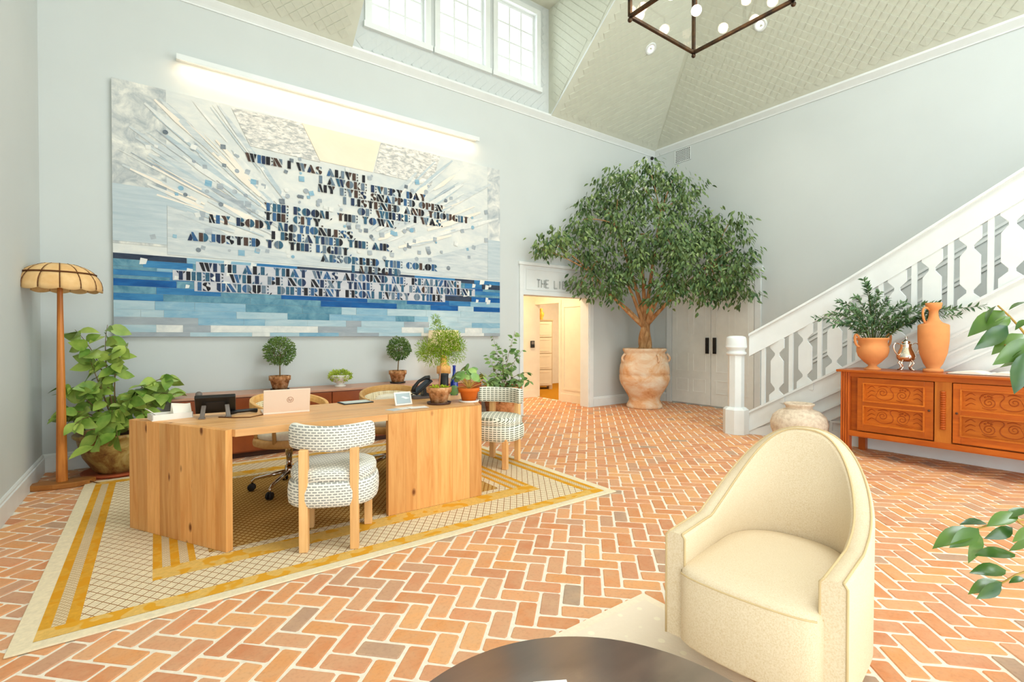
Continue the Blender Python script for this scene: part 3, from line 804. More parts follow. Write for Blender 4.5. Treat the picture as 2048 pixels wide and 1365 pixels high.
def sprays(root, stems, lf, lv, mat, twig, step, org, nparts=300, jl=.6, first=.3, lname='foliage'):
    tw_, leaves = MB(), []
    for (tipv, ctrl, r0) in stems:
        pts = bez(org, ctrl, tipv, 10); tw_.tube(pts, [r0 * (1 - .7 * i / 10) for i in range(11)], 5)
        L = sum((pts[i + 1] - pts[i]).length for i in range(10)); n_ = int(L / step)
        for i in range(n_):
            t = first + (1 - first) * i / max(1, n_ - 1); a = min(9, int(t * 10)); p = pts[a].lerp(pts[a + 1], t * 10 - a); d = (pts[a + 1] - pts[a]).normalized()
            side = d.cross(Vector((rnd(-1, 1), rnd(-1, 1), rnd(-.3, 1)))).normalized()
            leaves.append((p, (d * jl + side * rnd(.5, 1) + Vector((0, 0, rnd(-.25, .3)))).normalized(), rnd(.75, 1.25)))
    tw_.build('stems', twig, root)
    rp.shuffle(leaves); mb = MB()
    for k, (p, d, s) in enumerate(leaves):
        M = frame(p, d, (rnd(-.6, .6) - _f.x * .7, rnd(-.6, .6) - _f.y * .7, 1), s)
        if k < nparts: link_mesh('leaf', rp.choice(lf), root, M)
        else: mb.add([M @ Vector(q) for q in lv[0]], lv[1], 0, True)
    if mb.v: mb.build(lname, mat, root)['kind'] = 'stuff'
stems = []
sd = _r; dp = -_f
for (a, b, c) in ((-.70, .28, 0), (-.62, .34, .1), (-.5, .42, .12), (-.42, .5, 0), (-.33, .44, .1), (-.22, .56, 0), (-.12, .72, .05), (-.08, .80, -.05), (-.02, .62, .12), (.08, .46, .12), (.16, .52, 0), (.25, .42, .14), (.34, .48, .0), (.42, .36, .14),
                  (.52, .46, .05), (.6, .38, .1), (.75, .40, .0), (.46, .25, .16), (-.4, .24, .18), (-.2, .3, .22), (.0, .36, .26), (.2, .28, .24), (.3, .2, .18), (-.55, .2, .1), (.1, .56, -.1), (.35, .34, -.1), (-.3, .36, -.12), (.62, .3, -.05)):
    c = max(c, (a * .76 - .22) / .588)
    tip = sd * (a * .93) + dp * c + Vector((0, 0, .33 + b * .86))
    stems.append((tip, sd * a * .25 + dp * c * .3 + Vector((0, 0, .36 + b * .55 + .1)), .005))
sp_ = thing('leafy_branches', 'spreading bunch of small-leaved green branches standing in the two-handled terracotta urn', 'branches', kv.location)
sprays(sp_, stems, lf_ol, lv_ol, M_OLIVE, M_TWIG, .0125, Vector((0, 0, .16)))

M_SILVER = NT('polished_silver', .14, .5, 1.0); M_SILVER.base(rgb(236, 226, 212)); M_SILVER = M_SILVER.m
sm = thing('silver_samovar', 'small polished silver lidded urn on curved feet between the terracotta vases', 'urn', on_sb(1812, 738, 6.58), .5)
MB().lathe([(.035, .1), (.07, .115), (.088, .135), (.09, .16), (.075, .205), (.058, .245), (.052, .27), (.06, .285), (.05, .295), (.04, .3), (.045, .308), (.035, .325), (.012, .34), (.008, .352), (.014, .365), (0, .378)], 30, caps=False).build('body', M_SILVER, sm)
for k in range(4):
    a = k * PI / 2 + PI / 4; d = Vector((math.cos(a), math.sin(a), 0))
    MB().tube([d * .05 + Vector((0, 0, .12)), d * .078 + Vector((0, 0, .085)), d * .05 + Vector((0, 0, .05)), d * .06 + Vector((0, 0, .02)), d * .085 + Vector((0, 0, .009))], [.011, .012, .009, .008, .009], 8).build('foot', M_SILVER, sm)
for s in (-1, 1):
    d = (Matrix.Rotation(-.5, 3, 'Z') @ _r) * s
    MB().tube(bez(d * .06 + Vector((0, 0, .285)), d * .14 + Vector((0, 0, .33)), d * .135 + Vector((0, 0, .245)), 7) + bez(d * .135 + Vector((0, 0, .245)), d * .12 + Vector((0, 0, .19)), d * .085 + Vector((0, 0, .17)), 6)[1:], .0065, 8).build('handle', M_SILVER, sm)
MB().tube([(-.09, 0, .15), (-.12, 0, .15), (-.125, 0, .135)], .008, 8).box(-.116, -.11, -.015, .015, .16, .17).build('spigot', M_SILVER, sm)

lk_ = thing('terracotta_jug', 'tall slim terracotta jug with a single handle on the sideboard', 'jug', on_sb(1866, 738, 6.56))
MB().lathe([(0, 0), (.082, 0), (.084, .032), (.06, .038), (.055, .045), (.08, .09), (.115, .2), (.128, .32), (.13, .4), (.129, .485), (.12, .497), (.075, .515), (.05, .545), (.04, .59), (.038, .635), (.045, .65), (.063, .665), (.068, .70), (.07, .722), (.055, .722), (.035, .68)], 36, caps=False).build('body', M_TERRA, lk_)
d = -_r
MB().tube(bez(d * .085 + Vector((0, 0, .51)), d * .125 + Vector((0, 0, .59)), d * .105 + Vector((0, 0, .66)), 6) + bez(d * .105 + Vector((0, 0, .66)), d * .085 + Vector((0, 0, .69)), d * .04 + Vector((0, 0, .65)), 5)[1:], .011, 8).build('handle', M_TERRA, lk_)
bk = thing('open_book', 'large open book lying on the sideboard beside the tall jug', 'book', (6.56, 1.13, ZS))
M_PAPER = flat('book_paper', rgb(246, 238, 222), .8, .1, var=.02)
def page(s):
    q = MB(); pr_ = [(0, .02)] + [(s * (.02 + .26 * t), .012 + .03 * math.sin(PI * min(1, t * 1.05)) ** .8 * (1 - t * .75)) for t in (i / 8 for i in range(9))]
    lo = [(s * .28, .006), (0, .006)]
    pl = pr_ + lo
    q.prism(pl, lambda a, b: (-.17, a, b), lambda a, b: (.17, a, b)); return q
for s in (-1, 1): page(s).build('page_block', M_PAPER, bk)
MB().box(-.18, .18, -.29, .29, 0, .006).build('cover', flat('book_cover', rgb(120, 96, 80), .7, .2), bk)

# squat stone pot by the stair
M_STONE = NT('pitted_stone', .9, .1); _n = M_STONE.noise(M_STONE.coord(), 18, 5, .7); M_STONE.base(M_STONE.ramp(_n, [(.3, rgb(196, 172, 148)), (.55, rgb(226, 208, 184)), (.8, rgb(240, 226, 204))])); M_STONE.bump(_n, .6, .012); M_STONE = M_STONE.m
q = px(1598, 840, X=6.30)
sp = thing('squat_stone_pot', 'squat round pale stone pot with a narrow rim against the stair panelling', 'pot', (6.30, q.y, 0))
MB().lathe([(0, 0), (.15, 0), (.19, .03), (.27, .12), (.305, .22), (.31, .29), (.285, .37), (.22, .43), (.155, .455), (.14, .465), (.145, .49), (.165, .51), (.163, .525), (.145, .528), (.12, .5), (.12, .45), (.0, .4)], 40, caps=False).build('body', M_STONE, sp)
# ------------------------------------------------------------------ rug under the desk
RX0, RX1, RY0, RY1, RT = -.52, 3.2, 2.88, 5.88, .012
def lattice_mat(name, line, bg, p, wdt, dots=None):
    t = NT(name, .95, .05)
    g = t.n('ShaderNodeNewGeometry'); sp_ = t.n('ShaderNodeSeparateXYZ'); t.l(g.outputs['Position'], sp_.inputs[0])
    def ln(op, q):
        a = t.math('FRACT', t.math('DIVIDE', t.math(op, t.math('MULTIPLY', sp_.outputs[0], 1.35), sp_.outputs[1]), q))
        return t.math('GREATER_THAN', t.math('ABSOLUTE', t.math('SUBTRACT', a, .5)), .5 - wdt / 2)
    l_ = t.math('MAXIMUM', ln('ADD', p), ln('SUBTRACT', p))
    d_ = t.math('MULTIPLY', t.math('MAXIMUM', ln('ADD', p / 3), ln('SUBTRACT', p / 3)), .35)
    n_ = t.noise(g.outputs['Position'], 45, 3)
    c = t.mix(d_, t.ramp(n_, [(.35, tuple(x * .88 for x in bg[:3]) + (1,)), (.65, bg)]), dots or line)
    t.base(t.mix(t.math('MULTIPLY', l_, .85), c, line)); t.bump(n_, .4, .006)
    return t.m
M_RCREAM = flat('rug_cream', rgb(236, 219, 186), .95, .05, var=.05, scale=50)
def plaid(name, c1, c2):
    t = NT(name, .95, .05); g = t.n('ShaderNodeNewGeometry')
    n1 = t.noise(g.outputs['Position'], 50, 2); n2 = t.noise(g.outputs['Position'], 9, 1)
    t.base(t.mix(t.ramp(n2, [(.52, (0, 0, 0, 1)), (.56, (1, 1, 1, 1))]), t.ramp(n1, [(.3, tuple(x * .85 for x in c1[:3]) + (1,)), (.7, c1)]), c2)); t.bump(n1, .4, .006)
    return t.m
M_RYEL = plaid('rug_ochre', rgb(232, 186, 102), rgb(222, 160, 50))
M_RYEL2 = plaid('rug_gold', rgb(224, 164, 58), rgb(216, 150, 40))
M_RLAT = lattice_mat('rug_lattice', rgb(150, 96, 44), rgb(240, 222, 188), .085, .11)
M_RBEI = lattice_mat('rug_fine_lattice', rgb(176, 140, 96), rgb(232, 210, 172), .03, .2)
M_RCEN = lattice_mat('rug_centre', rgb(146, 92, 30), rgb(222, 184, 112), .06, .3)
rug = thing('area_rug', 'ochre and cream lattice patterned rug under the wooden desk', 'rug')
MB().box(RX0, RX1, RY0, RY1, .001, .010).build('border', M_RCREAM, rug, bevel=.003)
def rs(name, l, r, b, t_, mat, dz=0.0):
    MB().box(RX0 + l, RX1 - r, RY0 + b, RY1 - t_, .004, RT - .0012 + dz).build(name, mat, rug)
WD, HT = RX1 - RX0, RY1 - RY0
rs('lattice_field', .08, .08, .065, .065, M_RLAT)
rs('gold_band', .08, .08, .065, HT - .165, M_RYEL, .0003); rs('gold_band', .08, .08, HT - .165, .065, M_RYEL, .0003)
for a, b, mt in ((.08, .125, M_RYEL2), (.125, .175, M_RBEI), (.175, .225, M_RYEL2)):
    rs('side_stripe', a, WD - b, .165, .165, mt, .0003); rs('side_stripe', WD - b, a, .165, .165, mt, .0003)
rs('gold_band', .50, .50, .42, HT - .58, M_RYEL, .0004); rs('gold_band', .50, .50, HT - .58, .42, M_RYEL, .0004)
for a, b, mt in ((.50, .545, M_RYEL2), (.545, .585, M_RBEI), (.585, .63, M_RYEL2), (.63, .675, M_RBEI), (.675, .71, M_RYEL2)):
    rs('side_stripe', a, WD - b, .581, .581, mt, .0004); rs('side_stripe', WD - b, a, .581, .581, mt, .0004)
rs('centre_field', .78, .78, .65, .65, M_RCEN, .0004)

# ------------------------------------------------------------------ desk
M_FIR = wood('fir_board', rgb(236, 178, 110), rgb(208, 138, 70), (7, 7, .55), .5, .25, knots=True)
M_FIRT = wood('fir_top_board', rgb(236, 184, 124), rgb(218, 156, 94), (.55, 7, 7), .38, .35)
ZF, ZT = RT, .765
desk = thing('reception_desk', 'large trapezoid reception desk of knotty fir boards with panel ends', 'desk', (0, 0, ZF))
FLp, FRp, BRp, BLp = Vector((.345, 3.46)), Vector((2.2, 3.46)), Vector((2.58, 4.31)), Vector((-.15, 4.31))
TH = .046
ysp = [3.46, 3.53, 3.66, 3.77, 3.90, 4.02, 4.13, 4.23, 4.31]
def xl(y): t = (y - 3.46) / .85; return FLp.x + (BLp.x - FLp.x) * t + TH * 1.16
def xr(y): t = (y - 3.46) / .85; return FRp.x + (BRp.x - FRp.x) * t - TH * 1.14
for k in range(8):
    a, b = ysp[k] + .0004, ysp[k + 1] - .0004
    if a < 3.5:
        pieces = [[(xl(a), a), (1.384, a), (1.384, b), (xl(b), b)], [(1.384, 3.46 + TH), (xr(3.46 + TH), 3.46 + TH), (xr(b), b), (1.384, b)]]
    else: pieces = [[(xl(a), a), (xr(a), a), (xr(b), b), (xl(b), b)]]
    q = MB()
    for pc in pieces: q.extr(pc, ZT - TH - ZF, ZT - ZF)
    q.build('top_board', M_FIRT, desk, bevel=.0012, seg=1)
def panel_boards(p, q, inward, widths, name, dz=0):
    d = (q - p); L = d.length; d.normalize(); w = sum(widths); a = 0
    for ww in widths:
        s0, s1 = p + d * (a * L / w + .0003), p + d * ((a + ww) * L / w - .0003); a += ww
        pl = [tuple(s0), tuple(s1), tuple(s1 + inward * TH), tuple(s0 + inward * TH)]
        o = MB().extr([(x - s0.x, y - s0.y) for x, y in pl], 0, ZT - ZF - dz).build(name, M_FIR, desk, bevel=.0012, seg=1)
        o.location = (s0.x, s0.y, 0)
dl = (BLp - FLp).normalized(); inl = Vector((dl.y, -dl.x)) 
panel_boards(FLp, BLp, inl, [.9, .75, 1.3, 1, 1.1, .85, 1.2, 1.0, .8], 'end_board')
dr = (BRp - FRp).normalized(); inr = Vector((-dr.y, dr.x))
panel_boards(FRp + Vector((0, .001)), BRp, inr, [1, 1.2, .8, 1.1, .9, 1], 'end_board', .0004)
panel_boards(Vector((1.386, 3.46)), Vector((2.2 - .004, 3.46)), Vector((0, 1)), [1.1, .7, 1.5, 1.0, 1.3, .9], 'front_board', .0008)

# ------------------------------------------------------------------ guest chairs
M_ASH = wood('pale_ash', rgb(238, 190, 130), rgb(220, 164, 102), (8, 8, .8), .5, .25)
def grid_fabric(name, c, dark, s=1.0, ky=.8):
    t = NT(name, .95, .05)
    tc = t.n('ShaderNodeTexCoord'); sp_ = t.n('ShaderNodeSeparateXYZ'); cb = t.n('ShaderNodeCombineXYZ'); t.l(tc.outputs['Object'], sp_.inputs[0])
    t.l(t.math('ADD', sp_.outputs[0], t.math('MULTIPLY', sp_.outputs[1], .35)), cb.inputs[0])
    t.l(t.math('ADD', sp_.outputs[2], t.math('MULTIPLY', sp_.outputs[1], ky)), cb.inputs[1])
    bt = t.n('ShaderNodeTexBrick'); t.l(cb.outputs[0], bt.inputs['Vector'])
    bt.inputs['Scale'].default_value = 1; bt.inputs['Brick Width'].default_value = .034 * s; bt.inputs['Row Height'].default_value = .0165 * s
    bt.inputs['Mortar Size'].default_value = .0042 * s; bt.inputs['Mortar Smooth'].default_value = .1; bt.offset = 0 if s > 1 else .5
    bt.inputs['Color1'].default_value = dark; bt.inputs['Color2'].default_value = tuple(x * 1.25 for x in dark[:3]) + (1,); bt.inputs['Mortar'].default_value = c
    n_ = t.noise(tc.outputs['Object'], 260, 2)
    t.base(t.mix(t.ramp(n_, [(.42, (0, 0, 0, 1)), (.62, (.3, .3, .3, 1))]), bt.outputs['Color'], c)); t.bump(n_, .3, .003)
    return t.m
M_GRID = grid_fabric('pale_grid_fabric', rgb(238, 234, 222), rgb(140, 140, 134))
M_GRID2 = grid_fabric('green_grid_fabric', rgb(242, 238, 222), rgb(92, 98, 78), 1.3)
M_GRIDB = grid_fabric('pale_grid_fabric_upright', rgb(238, 234, 222), rgb(140, 140, 134), 1.0, 0)
M_GRID2B = grid_fabric('green_grid_fabric_upright', rgb(242, 238, 222), rgb(92, 98, 78), 1.3, 0)
def outline(w, d, e=2.6, n=40, oy=0):
    out = []
    for i in range(n):
        a = 2 * PI * i / n; c, s = math.cos(a), math.sin(a)
        out.append((w / 2 * abs(c) ** (2 / e) * (1 if c > 0 else -1), oy + d / 2 * abs(s) ** (2 / e) * (1 if s > 0 else -1)))
    return out
def puff(m, outl, z0, z1, r, mat=0, crown=.0):
    """rounded slab"""
    n = len(outl); cx_ = sum(p[0] for p in outl) / n; cy_ = sum(p[1] for p in outl) / n
    lev = [(1 - r * 1.2, z0), (1 - r * .25, z0 + (z1 - z0) * .10), (1, z0 + (z1 - z0) * .32), (1, z0 + (z1 - z0) * .62), (1 - r * .35, z0 + (z1 - z0) * .86), (1 - r * 1.4, z1), (.55, z1 + crown * .8), (.25, z1 + crown)]
    v = []
    for s, z in lev: v += [(cx_ + (x - cx_) * s, cy_ + (y - cy_) * s, z) for x, y in outl]
    f = [(k * n + i, k * n + (i + 1) % n, (k + 1) * n + (i + 1) % n, (k + 1) * n + i) for k in range(len(lev) - 1) for i in range(n)]
    m.add(v, f + [tuple(range(n))[::-1], tuple((len(lev) - 1) * n + i for i in range(n))], mat, True); return m
def guest_chair(label, loc, rz, fab, fabv):
    t = thing('guest_chair', label, 'chair', loc, rz, 'upholstered guest chairs at the desk')
    puff(MB(), outline(.56, .52, 2.8), .27, .425, .05).build('seat', fabv, t)
    puff(MB(), outline(.53, .49, 2.5), .415, .505, .10, crown=.012).build('cushion', fab, t)
    pts = []
    for i in range(17):
        a = math.radians(-58 + 116 * i / 16); pts.append((.295 * math.sin(a), .1 - .315 * math.cos(a), .69 + .012 * abs(i - 8) / 8))
    pr_ = [(-.035, -.06), (-.028, -.078), (0, -.084), (.024, -.078), (.032, -.055), (.034, .05), (.026, .072), (0, .082), (-.026, .074), (-.036, .05)]
    q = MB().sweep(pts, pr_, mat=0, smooth=True); q.build('backrest', fabv, t, sub=1)
    for s in (-1, 1):
        MB().box(s * .15 - .026, s * .15 + .026, -.245, -.185, 0, .63).build('leg', M_ASH, t, bevel=.004)
        MB().box(s * .195 - .026, s * .195 + .026, .16, .212, 0, .3).build('leg', M_ASH, t, bevel=.004)
    return t
guest_chair('pale grey and white grid fabric guest chair in front of the desk opening', (.965, 3.335, RT), -math.radians(25), M_GRID, M_GRIDB)
guest_chair('guest chair in darker green and white grid fabric at the angled end of the desk', (2.88, 4.25, RT), math.radians(119.4), M_GRID2, M_GRID2B)

# ------------------------------------------------------------------ office chairs
M_CHROME = NT('chrome', .16, .5, 1.0); M_CHROME.base(rgb(214, 206, 196)); M_CHROME = M_CHROME.m
M_OCH = wood('light_oak', rgb(232, 184, 116), rgb(212, 154, 84), (6, 6, 6), .45, .3)
M_CANE = NT('woven_cane', .8, .1)
_tc = M_CANE.coord((1, 1, 1)); _vo = M_CANE.n('ShaderNodeTexVoronoi'); _vo.inputs['Scale'].default_value = 62; _vo.inputs['Randomness'].default_value = 0; M_CANE.l(_tc, _vo.inputs['Vector'])
M_CANE.base(M_CANE.ramp(_vo.outputs['Distance'], [(.22, rgb(120, 84, 48)), (.36, rgb(238, 222, 186))])); M_CANE = M_CANE.m
M_LINEN = flat('white_linen', rgb(240, 230, 208), .9, .1, var=.04, scale=40)
M_RUBBER = flat('black_rubber', rgb(28, 26, 28), .5, .4, var=.1)
def office_chair(label, loc, rz):
    t = thing('desk_chair', label, 'chair', loc, rz, 'swivel cane chairs behind the desk')
    for k in range(5):
        a = 2 * PI * k / 5 + .51; d = Vector((math.cos(a), math.sin(a), 0))
        g = MB().tube([d * .03 + Vector((0, 0, .15)), d * .16 + Vector((0, 0, .125)), d * .27 + Vector((0, 0, .105)), d * .295 + Vector((0, 0, .085)), d * .30 + Vector((0, 0, .055))], [.02, .017, .013, .012, .011], 8).build('base_arm', M_CHROME, t)
        M_ = frame(d * .30 + Vector((0, 0, .031)), d, (0, 0, 1))
        c_ = MB(); 
        for s in (-1, 1):
            pr_ = [(.0, 0), (.026, 0), (.031, .005), (.031, .015), (.026, .02), (0, .02)]
            c2 = MB().lathe(pr_, 16, caps=False)
            Rm = M_ @ Matrix.Translation((s * .014 - .01, 0, 0)) @ Matrix.Rotation(PI / 2, 4, 'Y')
            c_.add([Rm @ Vector(v) for v in c2.v], c2.f, 0, True)
        c_.build('caster', M_RUBBER, g)
    MB().lathe([(.035, .13), (.035, .2), (.024, .2), (.024, .3), (.03, .3), (.03, .4)], 16).build('post', M_CHROME, t)
    MB().box(-.1, .1, -.1, .1, .385, .405).build('mount_plate', M_RUBBER, t)
    puff(MB(), outline(.56, .53, 2.2), .40, .465, .06).build('seat_shell', M_OCH, t)
    puff(MB(), outline(.49, .46, 2.2), .455, .525, .12, crown=.01).build('cushion', M_LINEN, t)
    rad = .30
    def rp_(a): c = math.cos(a); return (rad * math.sin(a), .02 - rad * c, .735 + .055 * c)
    an = [math.radians(-125 + 250 * i / 28) for i in range(29)]
    MB().sweep([rp_(a) for a in an], [(-.014, -.03), (.014, -.03), (.016, 0), (.014, .03), (-.014, .03), (-.016, 0)], smooth=False).build('top_rail', M_OCH, t, bevel=.004)
    q = MB(); an2 = [math.radians(-62 + 124 * i / 16) for i in range(17)]
    v = []
    for a in an2:
        x, y, z = rp_(a); v += [(x * .96, y * .96, z - .03), (x * .88, y * .88 - .01, .47)]
    q.add(v, [(2 * i, 2 * i + 1, 2 * i + 3, 2 * i + 2) for i in range(16)], 0, True)
    o = q.build('cane_back', M_CANE, t); md = o.modifiers.new('s', 'SOLIDIFY'); md.thickness = .006
    for a in (-122, 122, -63, 63):
        x, y, z = rp_(math.radians(a)); MB().tube([(x, y, z - .02), (x * .94, y * .94, .6), (x * .86, y * .84, .44)], [.016, .015, .017], 8).build('upright', M_OCH, t)
    pl = puff(MB(), outline(.34, .24, 3), -.05, .05, .3, crown=.015)
    Mx = Matrix.Translation((0, -.13, .625)) @ Matrix.Rotation(math.radians(75), 4, 'X')
    pl.v = [tuple(Mx @ Vector(p)) for p in pl.v]; pl.build('back_pillow', M_LINEN, t)
    return t
office_chair('cane-backed swivel chair with white cushion behind the open laptop', (.94, 4.60, RT), PI + .35)
office_chair('cane-backed swivel chair with white cushion behind the small white tablet stand', (1.90, 4.64, RT), PI - .25)

# ------------------------------------------------------------------ credenza along the wall
M_BROWN = NT('brown_lacquer', .3, .45); _n = M_BROWN.noise(M_BROWN.coord(), 2.5, 4); M_BROWN.base(M_BROWN.ramp(_n, [(.3, rgb(126, 58, 26)), (.7, rgb(164, 84, 40))])); M_BROWN = M_BROWN.m
M_BRTOP = flat('tan_leather_top', rgb(196, 148, 122), .35, .4, var=.04)
cz = thing('credenza', 'long low reddish-brown credenza standing along the wall under the artwork', 'credenza', (0, 6.05, 0))
MB().box(.13, 3.85, .02, .5, .06, .672).build('body', M_BROWN, cz)
MB().box(.17, 3.81, .06, .48, 0, .06).build('plinth', M_TREAD, cz)
MB().box(.12, 3.86, -.01, .51, .672, .70).build('top', M_BRTOP, cz, bevel=.004)
for a, b in ((.135, .655), (.665, 1.715), (1.725, 2.775), (2.785, 3.845)):
    MB().box(a, b, 0, .02, .075, .665).build('door', M_BROWN, cz, bevel=.003)

# ------------------------------------------------------------------ floor lamp
M_LWOOD = wood('amber_wood', rgb(214, 138, 62), rgb(176, 98, 36), (9, 9, .7), .4, .35)
M_LBASE = wood('lamp_base_wood', rgb(196, 130, 62), rgb(150, 88, 34), (1, 8, 8), .45, .3)
M_SHADE = NT('parchment_shade', .7, .15); _n = M_SHADE.noise(M_SHADE.coord(), 9, 4); M_SHADE.base(M_SHADE.ramp(_n, [(.3, rgb(226, 176, 114)), (.7, rgb(242, 204, 148))])); M_SHADE = M_SHADE.m
M_CORD = flat('brown_cord', rgb(104, 62, 30), .7, .2)
fl_ = thing('floor_lamp', 'tall wooden floor lamp with a petal-panelled parchment dome shade in the corner', 'lamp', (-.68, 5.90, 0), -.25)
MB().extr([(-.24, -.05), (-.18, -.11), (-.02, -.125), (.13, -.10), (.21, -.03), (.23, .05), (.17, .1), (.08, .12), (-.05, .09), (-.18, .03)], .001, .048).build('base', M_LBASE, fl_, bevel=.008)
MB().lathe([(.042, .04), (.036, .5), (.030, 1.0), (.022, 1.6), (.018, 1.93)], 10, smooth=False).build('pole', M_LWOOD, fl_)
NP = 13
def petal(r0, z0, r1, z1, scal, a0, bul):
    q = MB(); v = []; nu, nv = 6, 5
    for j in range(nv + 1):
        t = j / nv
        for i in range(nu + 1):
            u = i / nu * 2 - 1; a = a0 + u * PI / NP * .985
            tt = t + (scal * (1 - u * u) if j == nv else 0)
            r = r0 + (r1 - r0) * tt ** .8 + bul * (1 - u * u) + .016 * math.sin(min(tt, 1) * PI); z = z0 + (z1 - z0) * tt
            v.append((r * math.cos(a), r * math.sin(a), z))
    w = nu + 1
    q.add(v, [(j * w + i, j * w + i + 1, (j + 1) * w + i + 1, (j + 1) * w + i) for j in range(nv) for i in range(nu)], 0, True); return q
for k in range(NP):
    a = 2 * PI * k / NP
    for args, nm in (((.11, 1.974, .243, 1.89, .0, a, .001), 'upper_panel'), ((.23, 1.90, .288, 1.752, .10, a, .001), 'lower_panel')):
        o = petal(*args).build(nm, M_SHADE, fl_); md = o.modifiers.new('s', 'SOLIDIFY'); md.thickness = .004
q = MB()
for k in range(NP):
    a = 2 * PI * (k + .5) / NP
    for (r0, z0, r1, z1) in ((.11, 1.977, .247, 1.892), (.233, 1.902, .292, 1.754)):
        q.tube([((r0 + (r1 - r0) * t ** .8 + .016 * math.sin(t * PI)) * math.cos(a), (r0 + (r1 - r0) * t ** .8 + .016 * math.sin(t * PI)) * math.sin(a), z0 + (z1 - z0) * t) for t in (0, .25, .5, .75, 1)], .0042, 5)
q.tube([(.249 * math.cos(2 * PI * i / 40), .249 * math.sin(2 * PI * i / 40), 1.895) for i in range(40)], .007, 5, closed=True)
q.build('seam', M_CORD, fl_)
MB().lathe([(.0, 1.985), (.06, 1.984), (.112, 1.975), (.112, 1.968), (.018, 1.955), (.018, 1.93)], 26, caps=False).build('cap', M_SHADE, fl_)
MB().tube([(.2, -.02, .03), (.3, -.06, .006), (.4, .04, .006), (.46, .02, .006)], .005, 6).build('cord', M_CORD, fl_)

# ------------------------------------------------------------------ things on the desk
def on_desk(x, y): v = px(x, y, Z=ZT); return (v.x, v.y, ZT)
M_WPLA = flat('white_plastic', rgb(238, 232, 222), .4, .4, var=.02)
M_DGREY = flat('grey_plastic', rgb(112, 102, 94), .5, .35, var=.06)
M_SCREEN = flat('dark_screen', rgb(24, 22, 24), .15, .5, var=0)
tr = thing('paper_tray', 'small white tray of cards and papers at the corner of the desk', 'tray', on_desk(341, 837), .2)
q = MB().box(-.12, .12, -.07, .07, 0, .008)
for a, b, c, d in ((-.12, .12, -.07, -.064), (-.12, .12, .064, .07), (-.12, -.114, -.07, .07), (.114, .12, -.07, .07)): q.box(a, b, c, d, .008, .04)
q.build('tray', M_WPLA, tr)
for k in range(3):
    MB().obox(Matrix.Translation((.06, -.045 + k * .03, .055)) @ Matrix.Rotation(math.radians(-14), 4, 'X') @ Matrix.Rotation(math.radians(6 * k - 4), 4, 'Y'), .11, .003, .085).build('card', M_PAPER, tr)
MB().obox(Matrix.Translation((-.105, 0, .05)) @ Matrix.Rotation(math.radians(-48), 4, 'Y'), .004, .1, .085).build('card', M_WPLA, tr)
ph = thing('conference_phone', 'black desk phone with tilted screen on a two-legged stand near the laptop', 'telephone', on_desk(432, 832), PI - .12)
T_ = Matrix.Translation((0, .045, .092)) @ Matrix.Rotation(math.radians(48), 4, 'X')
MB().obox(T_, .25, .17, .03).build('body', M_BLACK, ph, bevel=.006)
MB().obox(T_ @ Matrix.Translation((-.02, -.005, .017)), .17, .12, .004).build('screen', M_SCREEN, ph)
MB().obox(T_ @ Matrix.Translation((0, -.0, -.017)), .12, .08, .004).build('label_plate', flat('label_black', rgb(40, 38, 38), .4, .3, var=0), ph)
for s in (-1, 1):
    MB().beam((s * .08, .125, .008), (s * .07, .07, .085), .028, .014).box(s * .08 - .02, s * .08 + .02, .11, .14, 0, .012).build('stand_leg', M_DGREY, ph, bevel=.003)
MB().tube([tuple(T_ @ Vector((.10, -.07, .03))), tuple(T_ @ Vector((.105, -.03, .05))), tuple(T_ @ Vector((.105, .03, .05))), tuple(T_ @ Vector((.10, .075, .03)))], [.022, .016, .016, .022], 10).build('handset', M_DGREY, ph)
hs = thing('handset', 'loose black phone handset lying on the desk beside the laptop', 'handset', on_desk(488, 828), .15)
MB().tube([(-.09, 0, .018), (-.04, 0, .022), (.04, 0, .022), (.09, 0, .016)], [.016, .013, .013, .016], 10).build('grip', M_BLACK, hs)
cb_ = MB().tube([on_desk(437, 836), on_desk(470, 837), on_desk(500, 836), on_desk(525, 831), on_desk(533, 828)], .004, 6)
cb_.v = [(a, b, c + .004) for a, b, c in cb_.v]
tag(cb_.build('charging_cable', M_CORD), 'thin dark cable running across the desk from phone to laptop', 'cable')
M_LAP = NT('rose_aluminium', .4, .5, .15); M_LAP.base(rgb(234, 212, 192)); M_LAP = M_LAP.m
la, lb_ = Vector(on_desk(528, 831)), Vector(on_desk(618, 824)); ld = lb_ - la
lp = thing('laptop', 'open rose-grey laptop on the desk, its lid towards the guest chair', 'laptop', tuple((la + lb_) / 2), math.atan2(ld.y, ld.x))
LW = .318
MB().box(-LW / 2, LW / 2, .0, .22, .0, .014).build('base', M_LAP, lp, bevel=.003)
Lm = Matrix.Translation((0, .006, .012)) @ Matrix.Rotation(math.radians(13), 4, 'X')
lid = MB().obox(Lm @ Matrix.Translation((0, 0, .088)), LW, .007, .176).build('lid', M_LAP, lp, bevel=.003)
MB().obox(Lm @ Matrix.Translation((0, .0045, .088)), LW * .93, .002, .156).build('screen', M_SCREEN, lid)
q = MB(); lgc = lambda a, r: tuple(Lm @ Vector((.02 + r * math.cos(a), -.0045, .095 + r * math.sin(a))))
q.tube([lgc(2 * PI * i / 24, .021) for i in range(24)], .0016, 5, closed=True)
for pts in (((-.008, .016), (-.012, -.008)), ((-.01, .001), (-.004, .004), (-.002, .0), (-.004, -.009)), ((.006, .006), (.002, -.016)), ((.006, .005), (.012, .004), (.011, -.005), (.004, -.006))):
    q.tube([tuple(Lm @ Vector((.02 + a, -.0045, .095 + b))) for a, b in pts], .0014, 5)
q.build('logo', flat('logo_bronze', rgb(176, 124, 92), .35, .5, var=0), lid)
